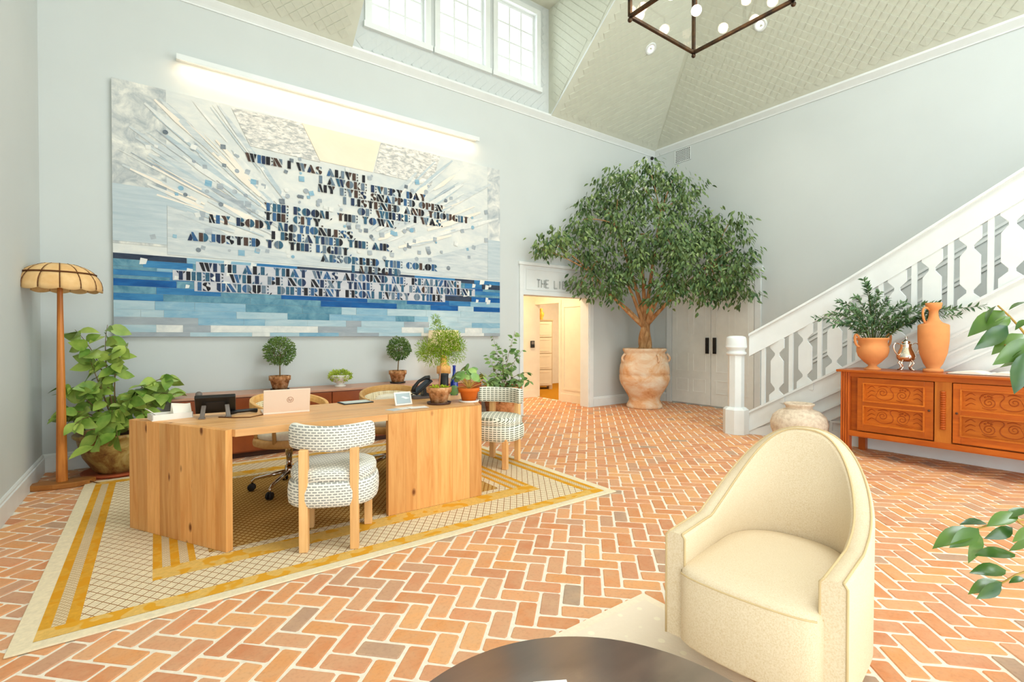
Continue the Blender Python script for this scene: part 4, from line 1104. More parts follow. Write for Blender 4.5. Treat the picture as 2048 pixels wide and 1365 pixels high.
tb_ = thing('tablet', 'flat dark tablet with pale screen lying near the back edge of the desk', 'tablet', on_desk(711, 806), .05)
MB().box(-.13, .13, -.085, .085, 0, .009).build('case', M_BLACK, tb_, bevel=.003)
MB().box(-.115, .115, -.072, .072, .009, .010).build('screen', flat('pale_screen', rgb(216, 222, 210), .2, .5, var=.02), tb_)
fr = thing('tablet_stand', 'small white framed tablet standing upright on the desk', 'tablet', on_desk(808, 811), .08)
Fm = Matrix.Translation((0, 0, 0)) @ Matrix.Rotation(math.radians(-18), 4, 'X')
MB().obox(Fm @ Matrix.Translation((0, 0, .057)), .155, .009, .112).build('frame', M_WPLA, fr, bevel=.002)
q = MB().obox(Fm @ Matrix.Translation((0, -.0055, .057)), .128, .002, .086)
q.build('screen', flat('blue_grey_screen', rgb(172, 186, 190), .2, .5, var=.02), fr)
q = MB().add([tuple(Fm @ Vector(v)) for v in ((-.02, -.0072, .07), (.0, -.0072, .075), (.06, -.0072, .055), (.02, -.0072, .05))], [(0, 1, 2, 3)])
q.build('screen_shape', flat('screen_white', rgb(220, 226, 226), .2, .5, var=0), fr)
MB().beam((0, .02, .06), (0, .06, .003), .05, .005).build('prop', M_WPLA, fr)
pp = on_desk(808, 818)
for k, (dx, dy, r, cc) in enumerate(((-.06, .0, .3, rgb(196, 200, 200)), (.03, .01, .15, rgb(236, 226, 214)), (.11, -.02, -.1, rgb(246, 238, 228)))):
    o = MB().box(-.075, .075, -.052, .052, 0, .0015).build('brochure', flat('brochure_paper_%d' % k, cc, .6, .2, var=.04, scale=20))
    o.location = (pp[0] + dx, pp[1] + dy, ZT + .0002 + k * .0017); o.rotation_euler = (0, 0, r)
    tag(o, ('pale grey leaflet lying under the other leaflets on the desk', 'cream leaflet lying in the middle of the leaflets on the desk', 'white leaflet lying on top of the leaflets on the desk')[k], 'leaflet', 'leaflets on the desk')
dph = thing('office_telephone', 'black handset telephone on a tilted base at the back of the desk', 'telephone', (2.0, 4.2, ZT), -.1)
q = MB().extr([(-.1, -.09), (.1, -.09), (.1, .09), (-.1, .09)], 0, .02); q.build('base', flat('grey_base', rgb(96, 84, 78), .4, .4, var=.03), dph, bevel=.004)
Tm = Matrix.Translation((.02, .02, .10)) @ Matrix.Rotation(math.radians(-38), 4, 'Y')
MB().obox(Tm, .2, .13, .025).obox(Matrix.Translation((.05, .02, .05)), .06, .1, .08).build('cradle', M_BLACK, dph, bevel=.006)
MB().tube([tuple(Tm @ Vector(p)) for p in ((-.1, -.03, .03), (-.07, -.03, .055), (.0, -.03, .07), (.07, -.03, .055), (.1, -.03, .03))], [.024, .018, .014, .018, .024], 10).build('handset', M_BLACK, dph)
MB().tube([(-.06, .05, .03)] + [(-.09 - .01 * i, .05 + .02 * math.sin(i * 1.2), .03 + .02 * math.sin(i * .8)) for i in range(8)], .005, 6).build('cord', M_BLACK, dph)
v_ = (2.24, 4.20, ZT)
bc = thing('black_canister', 'black cylindrical canister behind the feathery plant on the desk', 'canister', v_)
MB().lathe([(0, 0), (.042, 0), (.045, .01), (.045, .19), (.04, .2)], 24, caps=False).build('body', M_BLACK, bc); MB().lathe([(.047, .195), (.047, .215), (0, .22)], 24, caps=False).build('lid', M_BLACK, bc)
bb = thing('blue_bottle', 'slim cobalt blue glass bottle beside the black canister on the desk', 'bottle', (2.36, 4.21, ZT))
M_BLUE = NT('cobalt_glass', .08, .5); M_BLUE.base(rgb(28, 58, 170)); M_BLUE.b.inputs['Transmission Weight'].default_value = .35; M_BLUE = M_BLUE.m
MB().lathe([(0, 0), (.036, 0), (.038, .01), (.038, .12), (.03, .16), (.016, .2), (.013, .27), (.016, .275), (.016, .29), (0, .29)], 24, caps=False).build('body', M_BLUE, bb)

# ------------------------------------------------------------------ table lamp on the credenza
tl_ = thing('table_lamp', 'table lamp with cream drum shade and stacked wooden body on the credenza', 'lamp', (3.36, 6.3, .70))
M_SHC = NT('lit_cream_shade', .8, .1); M_SHC.base(rgb(250, 226, 186)); M_SHC.b.inputs['Emission Color'].default_value = rgb(255, 220, 165); M_SHC.b.inputs['Emission Strength'].default_value = .12; M_SHC = M_SHC.m
MB().lathe([(.235, .42), (.21, .72)], 32, caps=False).build('shade', M_SHC, tl_).modifiers.new('s', 'SOLIDIFY').thickness = .004
MB().lathe([(0, 0), (.07, 0), (.07, .04), (.05, .05), (.05, .08), (.1, .10), (.1, .2), (.05, .22), (.045, .34), (.02, .36)], 24, caps=False).build('body', M_OCH, tl_)
MB().lathe([(.008, .35), (.008, .7)], 8).tube([(-.22, 0, .71), (.22, 0, .71)], .004, 6).build('harp', M_CHROME, tl_)
pl_l = bpy.data.lights.new('table_lamp_bulb', 'POINT'); pl_l.energy = 1.6; pl_l.shadow_soft_size = .05; pl_l.color = (1, .82, .6)
pl_o = bpy.data.objects.new('table_lamp_bulb', pl_l); col.objects.link(pl_o); pl_o.location = (3.36, 6.3, 1.27)
# ------------------------------------------------------------------ artwork
AX0, AX1, AZ0, AZ1, AY = -.345, 4.505, 1.332, 4.005, RY - .045
art = thing('wall_artwork', 'huge collage artwork with stencilled poem over a blue striped sea', 'artwork', (0, AY, 0))
ra = random.Random(21)
def paint(name, c1, c2, sc=(3, 3, 14), rough=.7, scale=2.5, contrast=.25):
    t = NT(name, rough, .2)
    f = t.noise(t.coord(sc), scale, 6, .65, .6)
    t.base(t.ramp(f, [(.5 - contrast, c1), (.5 + contrast, c2)])); return t.m
def pt(c, k): return tuple(min(1, x * k) for x in c[:3]) + (1,)
CANVAS = paint('canvas_white', rgb(198, 206, 208), rgb(238, 236, 226), (1, 1, 2.2), scale=2.2)
MB().box(AX0, AX1, 0, .04, AZ0, AZ1).build('canvas', CANVAS, art)
MPAINT = {}
def pm(key, c1, c2, **k):
    if key not in MPAINT: MPAINT[key] = paint('paint_' + key, c1, c2, **k)
    return MPAINT[key]
def piece(name, poly, mat, y0, th=.003):
    return MB().prism(poly, lambda a, b: (a, y0, b), lambda a, b: (a, y0 - th, b)).build(name, mat, art)
def quad(x0, x1, z0, z1): return [(x0, z0), (x1, z0), (x1, z1), (x0, z1)]
def A(x, y): v = px(x, y, Y=AY); return v.x, v.z
# sky panels
GREYS = [pm('mist', rgb(176, 188, 194), rgb(226, 228, 224), sc=(1.2, 1, 8)), pm('snow', rgb(208, 212, 210), rgb(244, 242, 234), sc=(3, 1, 3)), pm('slate', rgb(138, 150, 160), rgb(192, 198, 202), sc=(2, 1, 8)),
         pm('haze', rgb(170, 188, 196), rgb(206, 214, 216), sc=(.8, 1, 9)), pm('warm', rgb(236, 224, 208), rgb(248, 240, 226), sc=(1, 1, 1)), pm('ink', rgb(84, 96, 108), rgb(150, 158, 164), sc=(3, 1, 8))]
HZ = 2.205
piece('sky_panel', quad(AX0, .115, HZ + .1, AZ1), pm('left_column', rgb(158, 168, 174), rgb(238, 236, 226), sc=(2.2, 1, 2.2), contrast=.16), -.001)
piece('sky_panel', quad(4.27, AX1, HZ + .1, AZ1), pm('right_column', rgb(166, 176, 182), rgb(236, 234, 226), sc=(2.2, 1, 2.2), contrast=.16), -.001)
piece('sky_panel', quad(AX0, .115, 2.33, 2.92), GREYS[3], -.004); piece('sky_panel', quad(4.27, AX1, HZ + .02, 2.86), GREYS[3], -.004)
piece('sky_panel', [(.118, HZ + .02), (4.268, HZ + .02), (4.268, 2.82), (3.3, 2.5), (2.6, 2.38), (1.4, 2.34), (.7, 2.5), (.118, 2.86)], GREYS[0], -.003)
rough_ = paint('rough_texture', rgb(176, 178, 176), rgb(246, 240, 230), (2, 1, 5), scale=6, contrast=.10)
for c in (((463, 216), (603, 246), (640, 325), (500, 292)), ((762, 286), (880, 312), (862, 372), (748, 345))):
    piece('rough_panel', [A(*q) for q in c], rough_, -.004)
piece('sun_panel', [A(604, 247), A(761, 285), A(745, 345), A(640, 322)], pm('sunrise', rgb(244, 220, 196), rgb(252, 236, 214), sc=(.4, 1, .6)), -.004)
# brush strokes fanning out from the horizon
br = [MB() for _ in GREYS]
C0 = (1.85, 2.28)
for k in range(150):
    left = ra.random() < .55
    a = math.radians(ra.uniform(125, 166) if left else ra.uniform(17, 52))
    r0 = ra.uniform(.7, 2.0); r1 = r0 + ra.uniform(.25, 1.0); w = ra.uniform(.006, .05)
    d = Vector((math.cos(a), math.sin(a))); nn = Vector((-d.y, d.x)); c = Vector(C0)
    pl = [c + d * r0 - nn * w * .3, c + d * (r0 * .6 + r1 * .4) - nn * w, c + d * r1 - nn * w * .4, c + d * r1 + nn * w * .2, c + d * (r0 * .5 + r1 * .5) + nn * w * .7, c + d * r0 + nn * w * .4]
    if any(not (AX0 + .02 < q.x < AX1 - .02 and HZ + .1 < q.y < AZ1 - .02) for q in pl): continue
    mi = ra.choices(range(6), [3, 5, 1.2, 2.5, 3, 0])[0]
    yy = -.0073 - .000012 * k
    br[mi].add([(q.x, yy, q.y) for q in pl], [tuple(range(6))])
for i, b in enumerate(br):
    if b.v: b.build('brushwork', GREYS[i], art)['kind'] = 'stuff'
# sea of paper strips
SEA = {'deep': pm('deep', rgb(14, 62, 126), rgb(40, 112, 176), sc=(1.5, 1, 6)), 'blue': pm('blue', rgb(30, 92, 150), rgb(78, 146, 190), sc=(1.5, 1, 6)), 'teal': pm('teal', rgb(46, 108, 138), rgb(132, 176, 190), sc=(3, 1, 3)),
       'pale': pm('pale', rgb(150, 184, 198), rgb(196, 212, 216), sc=(1.2, 1, 6)), 'sky': pm('sky', rgb(106, 158, 188), rgb(164, 196, 208), sc=(1.5, 1, 6)), 'grey': pm('grey', rgb(142, 152, 162), rgb(178, 186, 190), sc=(1.5, 1, 6)),
       'white': pm('white', rgb(206, 210, 208), rgb(240, 238, 230), sc=(3, 1, 4)), 'dark': pm('dark', rgb(36, 46, 66), rgb(70, 82, 100), sc=(2, 1, 6))}
rows = []
z = HZ
while z > AZ0 + .02:
    hgt = ra.choice((.035, .045, .06, .075)) if z > 1.75 else ra.choice((.07, .08, .095))
    rows.append((max(AZ0, z - hgt), z)); z -= hgt
for (z0, z1) in rows:
    zz = (z0 + z1) / 2
    if zz > 2.14: pool = ('deep', 'dark', 'blue', 'dark', 'sky')
    elif zz > 1.9: pool = ('deep', 'deep', 'blue', 'teal', 'sky', 'dark', 'blue')
    elif zz > 1.72: pool = ('blue', 'teal', 'pale', 'sky', 'deep', 'teal', 'deep')
    elif zz > 1.55: pool = ('pale', 'sky', 'teal', 'pale', 'sky')
    else: pool = ('pale', 'grey', 'white', 'pale', 'white', 'sky')
    x = AX0
    while x < AX1 - .01:
        x1 = min(AX1, x + ra.uniform(.18, .75))
        if AX1 - x1 < .1: x1 = AX1
        piece('paper_strip', quad(x + .001, x1 - .001, z0 + .0008, z1 - .0008), SEA[ra.choice(pool)], -.001 - ra.random() * .002, .003)
        x = x1
# stencilled lettering
def disc(cx_, cy_, rx, ry, a0, a1, n=9):
    return [(cx_ + rx * math.cos(math.radians(a0 + (a1 - a0) * i / n)), cy_ + ry * math.sin(math.radians(a0 + (a1 - a0) * i / n))) for i in range(n + 1)]
RC = lambda a, b, c=0, d=1: [(a, c), (b, c), (b, d), (a, d)]
E3 = [[(.5, .98), (.72, .98), (.72, .74)], [(.5, .5), (.7, .6), (.7, .4)], [(.5, .02), (.72, .26), (.72, .02)]]
GL = {'A': (.95, [[(.32, 1), (.5, 1), (.95, 0), (.5, 0)], [(.27, .82), (.44, .3), (.36, 0), (0, 0)]]), 'B': (.78, [RC(0, .36), disc(.42, .76, .32, .24, -90, 90), disc(.42, .25, .36, .25, -90, 90)]),
      'C': (.78, [disc(.42, .5, .42, .5, 90, 270), [(.48, 1), (.74, .9), (.72, .66)], [(.48, 0), (.74, .1), (.72, .34)]]), 'D': (.86, [RC(0, .36), disc(.42, .5, .42, .5, -90, 90)]),
      'E': (.72, [RC(0, .42)] + E3), 'F': (.7, [RC(0, .42)] + E3[:2]), 'G': (.85, [disc(.42, .5, .42, .5, 90, 270), RC(.5, .8, 0, .45), [(.5, 1), (.76, .9), (.74, .66)]]),
      'H': (.85, [RC(0, .36), RC(.46, .82)]), 'I': (.4, [RC(0, .36)]), 'J': (.6, [RC(.22, .56, .08, 1), disc(.22, .22, .2, .22, 180, 270)]), 'K': (.85, [RC(0, .36), [(.42, .5), (.62, 1), (.82, 1)], [(.42, .48), (.5, 0), (.85, 0)]]),
      'L': (.72, [RC(0, .4), [(.46, 0), (.7, 0), (.7, .3)]]), 'M': (1.05, [[(0, 1), (.32, 1), (.56, .0), (.4, 0)], RC(.64, 1), [(0, 0), (0, .8), (.26, 0)]]), 'N': (.98, [[(0, 1), (.36, 1), (.95, 0), (.56, 0)], [(0, 0), (0, .86), (.36, 0)], [(.6, 1), (.95, 1), (.95, .3)]]),
      'O': (.95, [disc(.43, .5, .43, .5, 90, 270), disc(.5, .5, .43, .5, -90, 90)]), 'P': (.76, [RC(0, .36), disc(.42, .7, .32, .3, -90, 90)]), 'Q': (.98, [disc(.43, .5, .43, .5, 90, 270), disc(.5, .5, .43, .5, -90, 90), [(.6, .1), (1, -.1), (.8, .2)]]),
      'R': (.85, [RC(0, .36), disc(.42, .72, .34, .28, -90, 90), [(.42, .4), (.85, 0), (.5, 0)]]), 'S': (.74, [disc(.36, .76, .36, .24, 80, 285) + [(.72, .45), (.72, .2), (.56, .02), (.46, 0), (.46, .3), (.3, .5)], [(.46, 1), (.68, .98), (.68, .72)], [(.02, .3), (.38, 0), (.02, .02)]]),
      'T': (.82, [RC(.24, .58), [(0, 1), (.2, 1), (.2, .7)], [(.62, .7), (.62, 1), (.82, 1)]]), 'U': (.86, [[(0, 1), (.36, 1), (.36, .0), (.22, 0), (0, .22)], [(.46, 1), (.82, 1), (.82, .22), (.6, 0), (.46, 0)]]),
      'V': (.9, [[(0, 1), (.4, 1), (.6, 0), (.42, 0)], [(.48, 1), (.88, 1), (.64, .3)]]), 'W': (1.2, [[(0, 1), (.36, 1), (.58, 0), (.34, 0)], [(.44, 1), (.8, 1), (.98, 0), (.74, 0)], [(.88, 1), (1.18, 1), (1.0, .3)]]),
      'X': (.95, [[(0, 1), (.38, 1), (.92, 0), (.54, 0)], [(.55, 1), (.9, 1), (.62, .55)], [(0, 0), (.4, 0), (.3, .45)]]), 'Y': (.92, [[(0, 1), (.4, 1), (.62, .42), (.62, 0), (.3, 0), (.3, .5)], [(.5, 1), (.88, 1), (.66, .5)]]), 'Z': (.85, [[(.4, 1), (.82, 1), (.42, 0), (0, 0)], [(0, 1), (.34, 1), (0, .7)], [(.5, 0), (.82, 0), (.82, .3)]]),
      '.': (.25, [RC(0, .18, 0, .18)]), ',': (.3, [[(.02, -.14), (.2, -.04), (.3, .16), (.14, .12)]])}
INK = [flat('ink_' + n_, c, .6, .25, var=.12, scale=25) for n_, c in (('black', rgb(28, 28, 36)), ('navy', rgb(34, 52, 84)), ('umber', rgb(78, 58, 50)), ('steel', rgb(108, 126, 142)), ('teal', rgb(52, 96, 122)), ('blue', rgb(56, 98, 142)))]
LINES = [('WHEN I WAS ALIVE I', 490, 318, 731, 0), ('I AWOKE EVERY DAY', 638, 357, 852, 0), ('MY EYES SNAPPED OPEN,', 636, 379, 890, 0), ('I LISTENED AND THOUGHT', 686, 402, 937, 0), ('OF WHERE I WAS.', 715, 424, 886, 1),
         ('THE ROOM, THE TOWN,', 528, 414, 793, 1), ('THE CITY.', 528, 432, 648, 1), ('MY BODY MOTIONLESS,', 418, 437, 712, 1), ('I BREATHED THE AIR,', 543, 470, 785, 2), ('ADJUSTED TO THE LIGHT,', 375, 476, 704, 2),
         ('ABSORBED THE COLOR', 641, 516, 875, 2), ('I MERGED', 703, 537, 802, 2), ('WITH ALL THAT WAS AROUND ME, REALIZING', 398, 534, 918, 3), ('THERE WILL BE NO NEXT TIME, THAT EACH MOMENT', 352, 551, 946, 3), ('IS UNIQUE, DIFFERENT FROM EVERY OTHER', 395, 574, 886, 3)]
lilac = pm('lilac', rgb(186, 188, 196), rgb(212, 210, 212), sc=(2, 1, 6))
MW = [[4, 1, 4, 3, .3, .3], [4, 2, 1.5, 2, 3, 1], [4, 3, .6, 2, 3, 3], [3, 4, .2, 2, 4, 3]]
boxes_ = []
for li, (txt, x0, ym, x1, pal) in enumerate(LINES):
    X0, Z0 = A(x0, ym); X1 = A(x1, ym + (x1 - x0) * .075)[0]
    Z0 = 3.447 - .1108 * li; Hc = .097
    boxes_.append((X0 - .03, X1 + .03, Z0 - .06, Z0 + .06))
    tot = sum((.5 if ch == ' ' else GL[ch][0] + .06) for ch in txt)
    sc_x = (X1 - X0) / tot
    q = MB(); cx_ = 0
    for ch in txt:
        if ch == ' ': cx_ += .5; continue
        wv, polys = GL[ch]
        if ch in '.,': mi0 = 0
        q = MB()
        for pl in polys:
            mi = ra.choices(range(6), MW[pal])[0]
            q.prism(pl, lambda a, b: (X0 + (cx_ + a) * sc_x, -.0098, Z0 - Hc / 2 + b * Hc), lambda a, b: (X0 + (cx_ + a) * sc_x, -.0125, Z0 - Hc / 2 + b * Hc), mi)
        q.build('letter', INK, art)
        cx_ += wv + .06
    if pal == 3: piece('text_backing', quad(X0 - .03, X1 + .03, Z0 - .0552, Z0 + .0552), lilac, -.006, .003)
# loose paper scraps scattered round the poem
sc2 = [MB() for _ in range(4)]
SM = [GREYS[2], GREYS[5], SEA['sky'], GREYS[1]]
for k in range(250):
    x = ra.gauss(1.9, 1.05); zz = ra.uniform(2.3, 3.55)
    if not (AX0 + .1 < x < AX1 - .1) or any(a <= x <= b and c <= zz <= d for a, b, c, d in boxes_): continue
    s = ra.uniform(.016, .034); a = ra.uniform(-.3, .3)
    pts_ = [(-s, -s), (s, -s), (s, s), (-s, s)] if ra.random() < .6 else disc(0, 0, s, s, 0, 315, 7)
    v = [(x + p_ * math.cos(a) - q_ * math.sin(a), -.0092 - .000003 * k, zz + p_ * math.sin(a) + q_ * math.cos(a)) for p_, q_ in pts_]
    sc2[ra.choices(range(4), [4, 1.5, 2, 2])[0]].add(v, [tuple(range(len(v)))])
for k in range(26):
    x = ra.choice((ra.uniform(-.2, 1.0), ra.uniform(3.7, 4.4))); zz = ra.uniform(1.85, 2.18); s = ra.uniform(.02, .045)
    sc2[3].add([(x - s, -.0095 - k * 1e-5, zz - s), (x + s * .6, -.0095 - k * 1e-5, zz - s * .8), (x + s, -.0095 - k * 1e-5, zz + s * .7), (x - s * .7, -.0095 - k * 1e-5, zz + s)], [(0, 1, 2, 3)])
for i, b in enumerate(sc2):
    b.build('scrap_layer', SM[i], art)['kind'] = 'stuff'
# ------------------------------------------------------------------ potted lemon-like shrub in the corner
M_BIGLEAF = leaf_mat('broad_green_leaf', rgb(96, 138, 48), rgb(176, 196, 92), .35, .4)
lf_big = [leaf_mesh('leaf', .175, .112, M_BIGLEAF, bend=.18, n=5), leaf_mesh('leaf', .15, .098, M_BIGLEAF, bend=.3, n=5), leaf_mesh('leaf', .19, .11, M_BIGLEAF, bend=.12, n=5)]
M_STEM = flat('woody_stem', rgb(126, 104, 66), .8, .15)
M_GLAZE = NT('mossy_glaze', .45, .35); _n = M_GLAZE.noise(M_GLAZE.coord(), 5, 6, .7, .6)
M_GLAZE.base(M_GLAZE.ramp(_n, [(.32, rgb(88, 48, 26)), (.47, rgb(150, 110, 58)), (.58, rgb(186, 160, 92)), (.75, rgb(206, 184, 132))])); M_GLAZE.bump(_n, .2, .006); M_GLAZE = M_GLAZE.m
M_REDCLAY = flat('red_clay', rgb(178, 88, 50), .6, .25, var=.06)
PC = Vector((-.30, 6.20, 0))
shr = thing('potted_shrub', 'broad-leaved green shrub in a mossy glazed bowl pot beside the floor lamp', 'potted plant', PC)
MB().lathe([(0, .02), (.165, .02), (.2, .06), (.27, .18), (.305, .3), (.315, .36), (.33, .365), (.345, .38), (.345, .4), (.33, .41), (.30, .4), (.285, .36), (0, .34)], 40, caps=False).build('pot', M_GLAZE, shr)
MB().lathe([(0, 0), (.25, 0), (.28, .008), (.29, .03), (.28, .032), (.26, .02), (0, .018)], 40, caps=False).build('saucer', M_REDCLAY, shr)
MB().lathe([(0, .36), (.29, .36)], 24, caps=False).build('soil', M_SOIL, shr)
def branch_plant(root, org, stems, lfs, twig, per, droop=.35, spread=1.0, start=.35, sc=(.75, 1.15), bounds=None):
    tw_ = MB()
    for (tip, ctrl, r0, n_) in stems:
        pts = bez(org, ctrl, tip, 12); tw_.tube(pts, [r0 * (1 - .75 * i / 12) for i in range(13)], 6)
        n_ = int(n_ * per)
        for i in range(n_):
            t = start + (1 - start) * (i + rp.random() * .5) / n_; t = min(t, .999); a = int(t * 12); p = pts[a].lerp(pts[a + 1], t * 12 - a); d = (pts[a + 1] - pts[a]).normalized()
            for tr_ in range(8):
                th_ = rnd(0, 2 * PI); side = Vector((math.cos(th_), math.sin(th_), 0))
                dv = (d * .35 + side * spread + Vector((0, 0, rnd(-droop - .75, .3 - droop * .4)))).normalized()
                s = rnd(*sc); end = p + dv * (.19 * s) + root.location
                if bounds is None or bounds(end): break
            link_mesh('leaf', rp.choice(lfs), root, frame(p + side * .01, dv, (rnd(-.8, .8) - _f.x, rnd(-.8, .8) - _f.y, rnd(.1, .8)), s))
    tw_.build('stems', twig, root)
bnd = lambda e: e.x > LX + .05 and e.y < RY - .07
def toc(x, y, Y): v = px(x, y, Y=Y); return v - PC
S_ = []
for (x, y, Y, n_, cxy) in ((150, 660, 6.15, 11, (215, 720)), (215, 650, 6.2, 12, (200, 720)), (255, 690, 6.05, 7, (215, 710)), (120, 770, 6.05, 10, (180, 790)), (112, 835, 5.95, 11, (170, 800)), (150, 850, 5.8, 10, (190, 810)),
                         (340, 755, 6.1, 12, (270, 760)), (352, 790, 6.0, 10, (280, 770)), (300, 770, 6.0, 11, (250, 780)), (200, 760, 6.1, 10, (205, 790)), (265, 800, 5.9, 11, (240, 800)), (225, 830, 5.85, 11, (222, 800)), (190, 900, 5.78, 8, (205, 810)), (235, 885, 5.75, 7, (230, 810)), (290, 830, 5.9, 8, (260, 800)), (180, 720, 6.05, 8, (195, 760))):
    S_.append((toc(x, y, Y), toc(cxy[0], cxy[1], 6.12), .008, n_))
branch_plant(shr, Vector((0, 0, .36)), S_, lf_big, M_STEM, 1.6, bounds=bnd, start=.42)

# ------------------------------------------------------------------ potted shrub beside the library opening
M_MIDLEAF = leaf_mat('mid_green_leaf', rgb(74, 116, 54), rgb(146, 172, 100), .4, .35)
lf_mid = [leaf_mesh('leaf', .105, .048, M_MIDLEAF, bend=.2), leaf_mesh('leaf', .085, .04, M_MIDLEAF, bend=.3), leaf_mesh('leaf', .12, .06, M_MIDLEAF, bend=.15)]
PC2 = Vector((4.27, 6.14, 0))
M_RUST = NT('rust_pot', .7, .2); _n = M_RUST.noise(M_RUST.coord(), 6, 5, .7); M_RUST.base(M_RUST.ramp(_n, [(.35, rgb(96, 60, 36)), (.5, rgb(196, 128, 78)), (.7, rgb(224, 176, 128))])); M_RUST = M_RUST.m
sh2 = thing('tall_potted_shrub', 'open-branched green shrub in a rusty clay pot beside the library opening', 'potted plant', PC2)
MB().lathe([(0, 0), (.19, 0), (.22, .1), (.27, .35), (.29, .5), (.31, .52), (.31, .58), (.28, .58), (.26, .52), (0, .5)], 32, caps=False).build('pot', M_RUST, sh2)
MB().lathe([(0, .53), (.27, .53)], 24, caps=False).build('soil', M_SOIL, sh2)
S_ = []
def toc2(x, y, Y): return px(x, y, Y=Y) - PC2
for (x, y, Y, n_, cxy) in ((985, 672, 6.1, 13, (1005, 740)), (1030, 662, 6.1, 15, (1010, 730)), (1045, 700, 6.2, 13, (1015, 740)), (975, 710, 6.0, 11, (1000, 760)), (1055, 745, 6.0, 10, (1030, 745)), (1062, 765, 5.85, 9, (1035, 750)), (1005, 700, 5.95, 13, (1008, 760)),
                         (980, 745, 5.9, 10, (1000, 765)), (1040, 790, 5.8, 8, (1030, 760)), (1020, 730, 6.0, 10, (1012, 760)), (975, 768, 5.9, 9, (990, 760)), (1045, 770, 5.8, 8, (1030, 750))):
    S_.append((toc2(x, y, Y), toc2(cxy[0], cxy[1], 6.12), .006, n_))
branch_plant(sh2, Vector((0, 0, .53)), S_, lf_mid, M_STEM, 1.7, bounds=lambda e: e.y < RY - .06, start=.3, droop=.2, sc=(.7, 1.15))

# ------------------------------------------------------------------ topiaries, bowl, desk plants
M_OLDPOT = NT('weathered_clay', .8, .15); _n = M_OLDPOT.noise(M_OLDPOT.coord(), 14, 5, .7); M_OLDPOT.base(M_OLDPOT.ramp(_n, [(.35, rgb(104, 66, 38)), (.5, rgb(190, 132, 84)), (.68, rgb(222, 184, 144))])); M_OLDPOT = M_OLDPOT.m
M_TINY = leaf_mat('tiny_topiary_leaf', rgb(66, 106, 46), rgb(136, 158, 84), .5, .25)
def flower_pot(root, r, h, mat, name='pot'):
    MB().lathe([(0, 0), (r * .66, 0), (r * .70, h * .05), (r * .9, h * .68), (r * .92, h * .7), (r, h * .7), (r, h), (r * .9, h), (r * .86, h * .85), (0, h * .84)], 28, caps=False).build(name, mat, root)
    MB().lathe([(0, h * .86), (r * .88, h * .86)], 20, caps=False).build('soil', M_SOIL, root)
def saucer(root, r, mat):
    MB().lathe([(0, .001), (r, .001), (r * 1.06, .018), (r, .018), (r * .95, .008), (0, .008)], 28, caps=False).build('saucer', mat, root)
def leaf_ball(root, c, r, n_, L, Wd, mat, squash=1.0, seed=1, name='foliage'):
    rr = random.Random(seed); lv = leaf_geo(L, Wd, n=3, bend=.1); mb = MB()
    for k in range(n_):
        d = Vector((rr.gauss(0, 1), rr.gauss(0, 1), rr.gauss(0, 1))).normalized(); rad = r * (1 - .55 * rr.random() ** 1.6) * (1 + .12 * noise.noise(d * 2.2 + Vector((seed, 0, 0))))
        p = Vector(c) + Vector((d.x, d.y, d.z * squash)) * rad
        dv = (d + Vector((rr.uniform(-.8, .8), rr.uniform(-.8, .8), rr.uniform(-.8, .8)))).normalized()
        M = frame(p, dv, (rr.uniform(-1, 1), rr.uniform(-1, 1), rr.uniform(-1, 1)), rr.uniform(.7, 1.25)); mb.add([M @ Vector(v) for v in lv[0]], lv[1], 0, True)
    o = mb.build(name, mat, root); o['kind'] = 'stuff'; return o
def topiary(label, X, seed, hb, rb_, lean):
    t = thing('topiary_plant', label, 'potted plant', (X, 6.30, .70), 0, 'ball topiaries on the credenza')
    saucer(t, .10, M_BLACK)
    p_ = thing  # pot and soil
    o = MB().lathe([(0, .01), (.078, .01), (.105, .118), (.108, .12), (.118, .12), (.118, .17), (.105, .17), (.1, .15), (0, .148)], 28, caps=False).build('pot', M_OLDPOT, t)
    MB().tube([(0, 0, .13), (lean * .4, 0, .25), (lean, 0, hb)], [.008, .007, .006], 7).build('stem', M_STEM, t)
    q = MB()
    for k in range(10):
        a = k * 2.4; q.tube([(lean, 0, hb - rb_ * .9), (lean + rb_ * .5 * math.cos(a), rb_ * .5 * math.sin(a), hb - rb_ * .2 + .03 * (k % 3))], .003, 4)
    q.build('branchlets', M_STEM, t)
    leaf_ball(t, (lean, 0, hb), rb_, 1900, .03, .013, M_TINY, .98, seed)
topiary('ball topiary on a thin stem, behind the open laptop on the credenza', 1.19, 4, .46, .165, 0)
topiary('ball topiary with a slightly leaning stem, nearer the table lamp on the credenza', 2.66, 9, .465, .15, .02)
bw = thing('bowl_planter', 'white footed bowl of low bright green moss between the two topiaries', 'planter', (1.89, 6.3, .70))
MB().lathe([(0, 0), (.068, 0), (.07, .012), (.045, .025), (.04, .035), (.075, .06), (.115, .1), (.13, .14), (.128, .15), (.118, .14), (0, .1)], 32, caps=False).build('bowl', M_WPLA, bw)
M_MOSS = leaf_mat('bright_moss', rgb(132, 164, 38), rgb(196, 208, 84), .6, .2)
leaf_ball(bw, (0, 0, .135), .13, 1100, .035, .012, M_MOSS, .5, 5, 'moss')

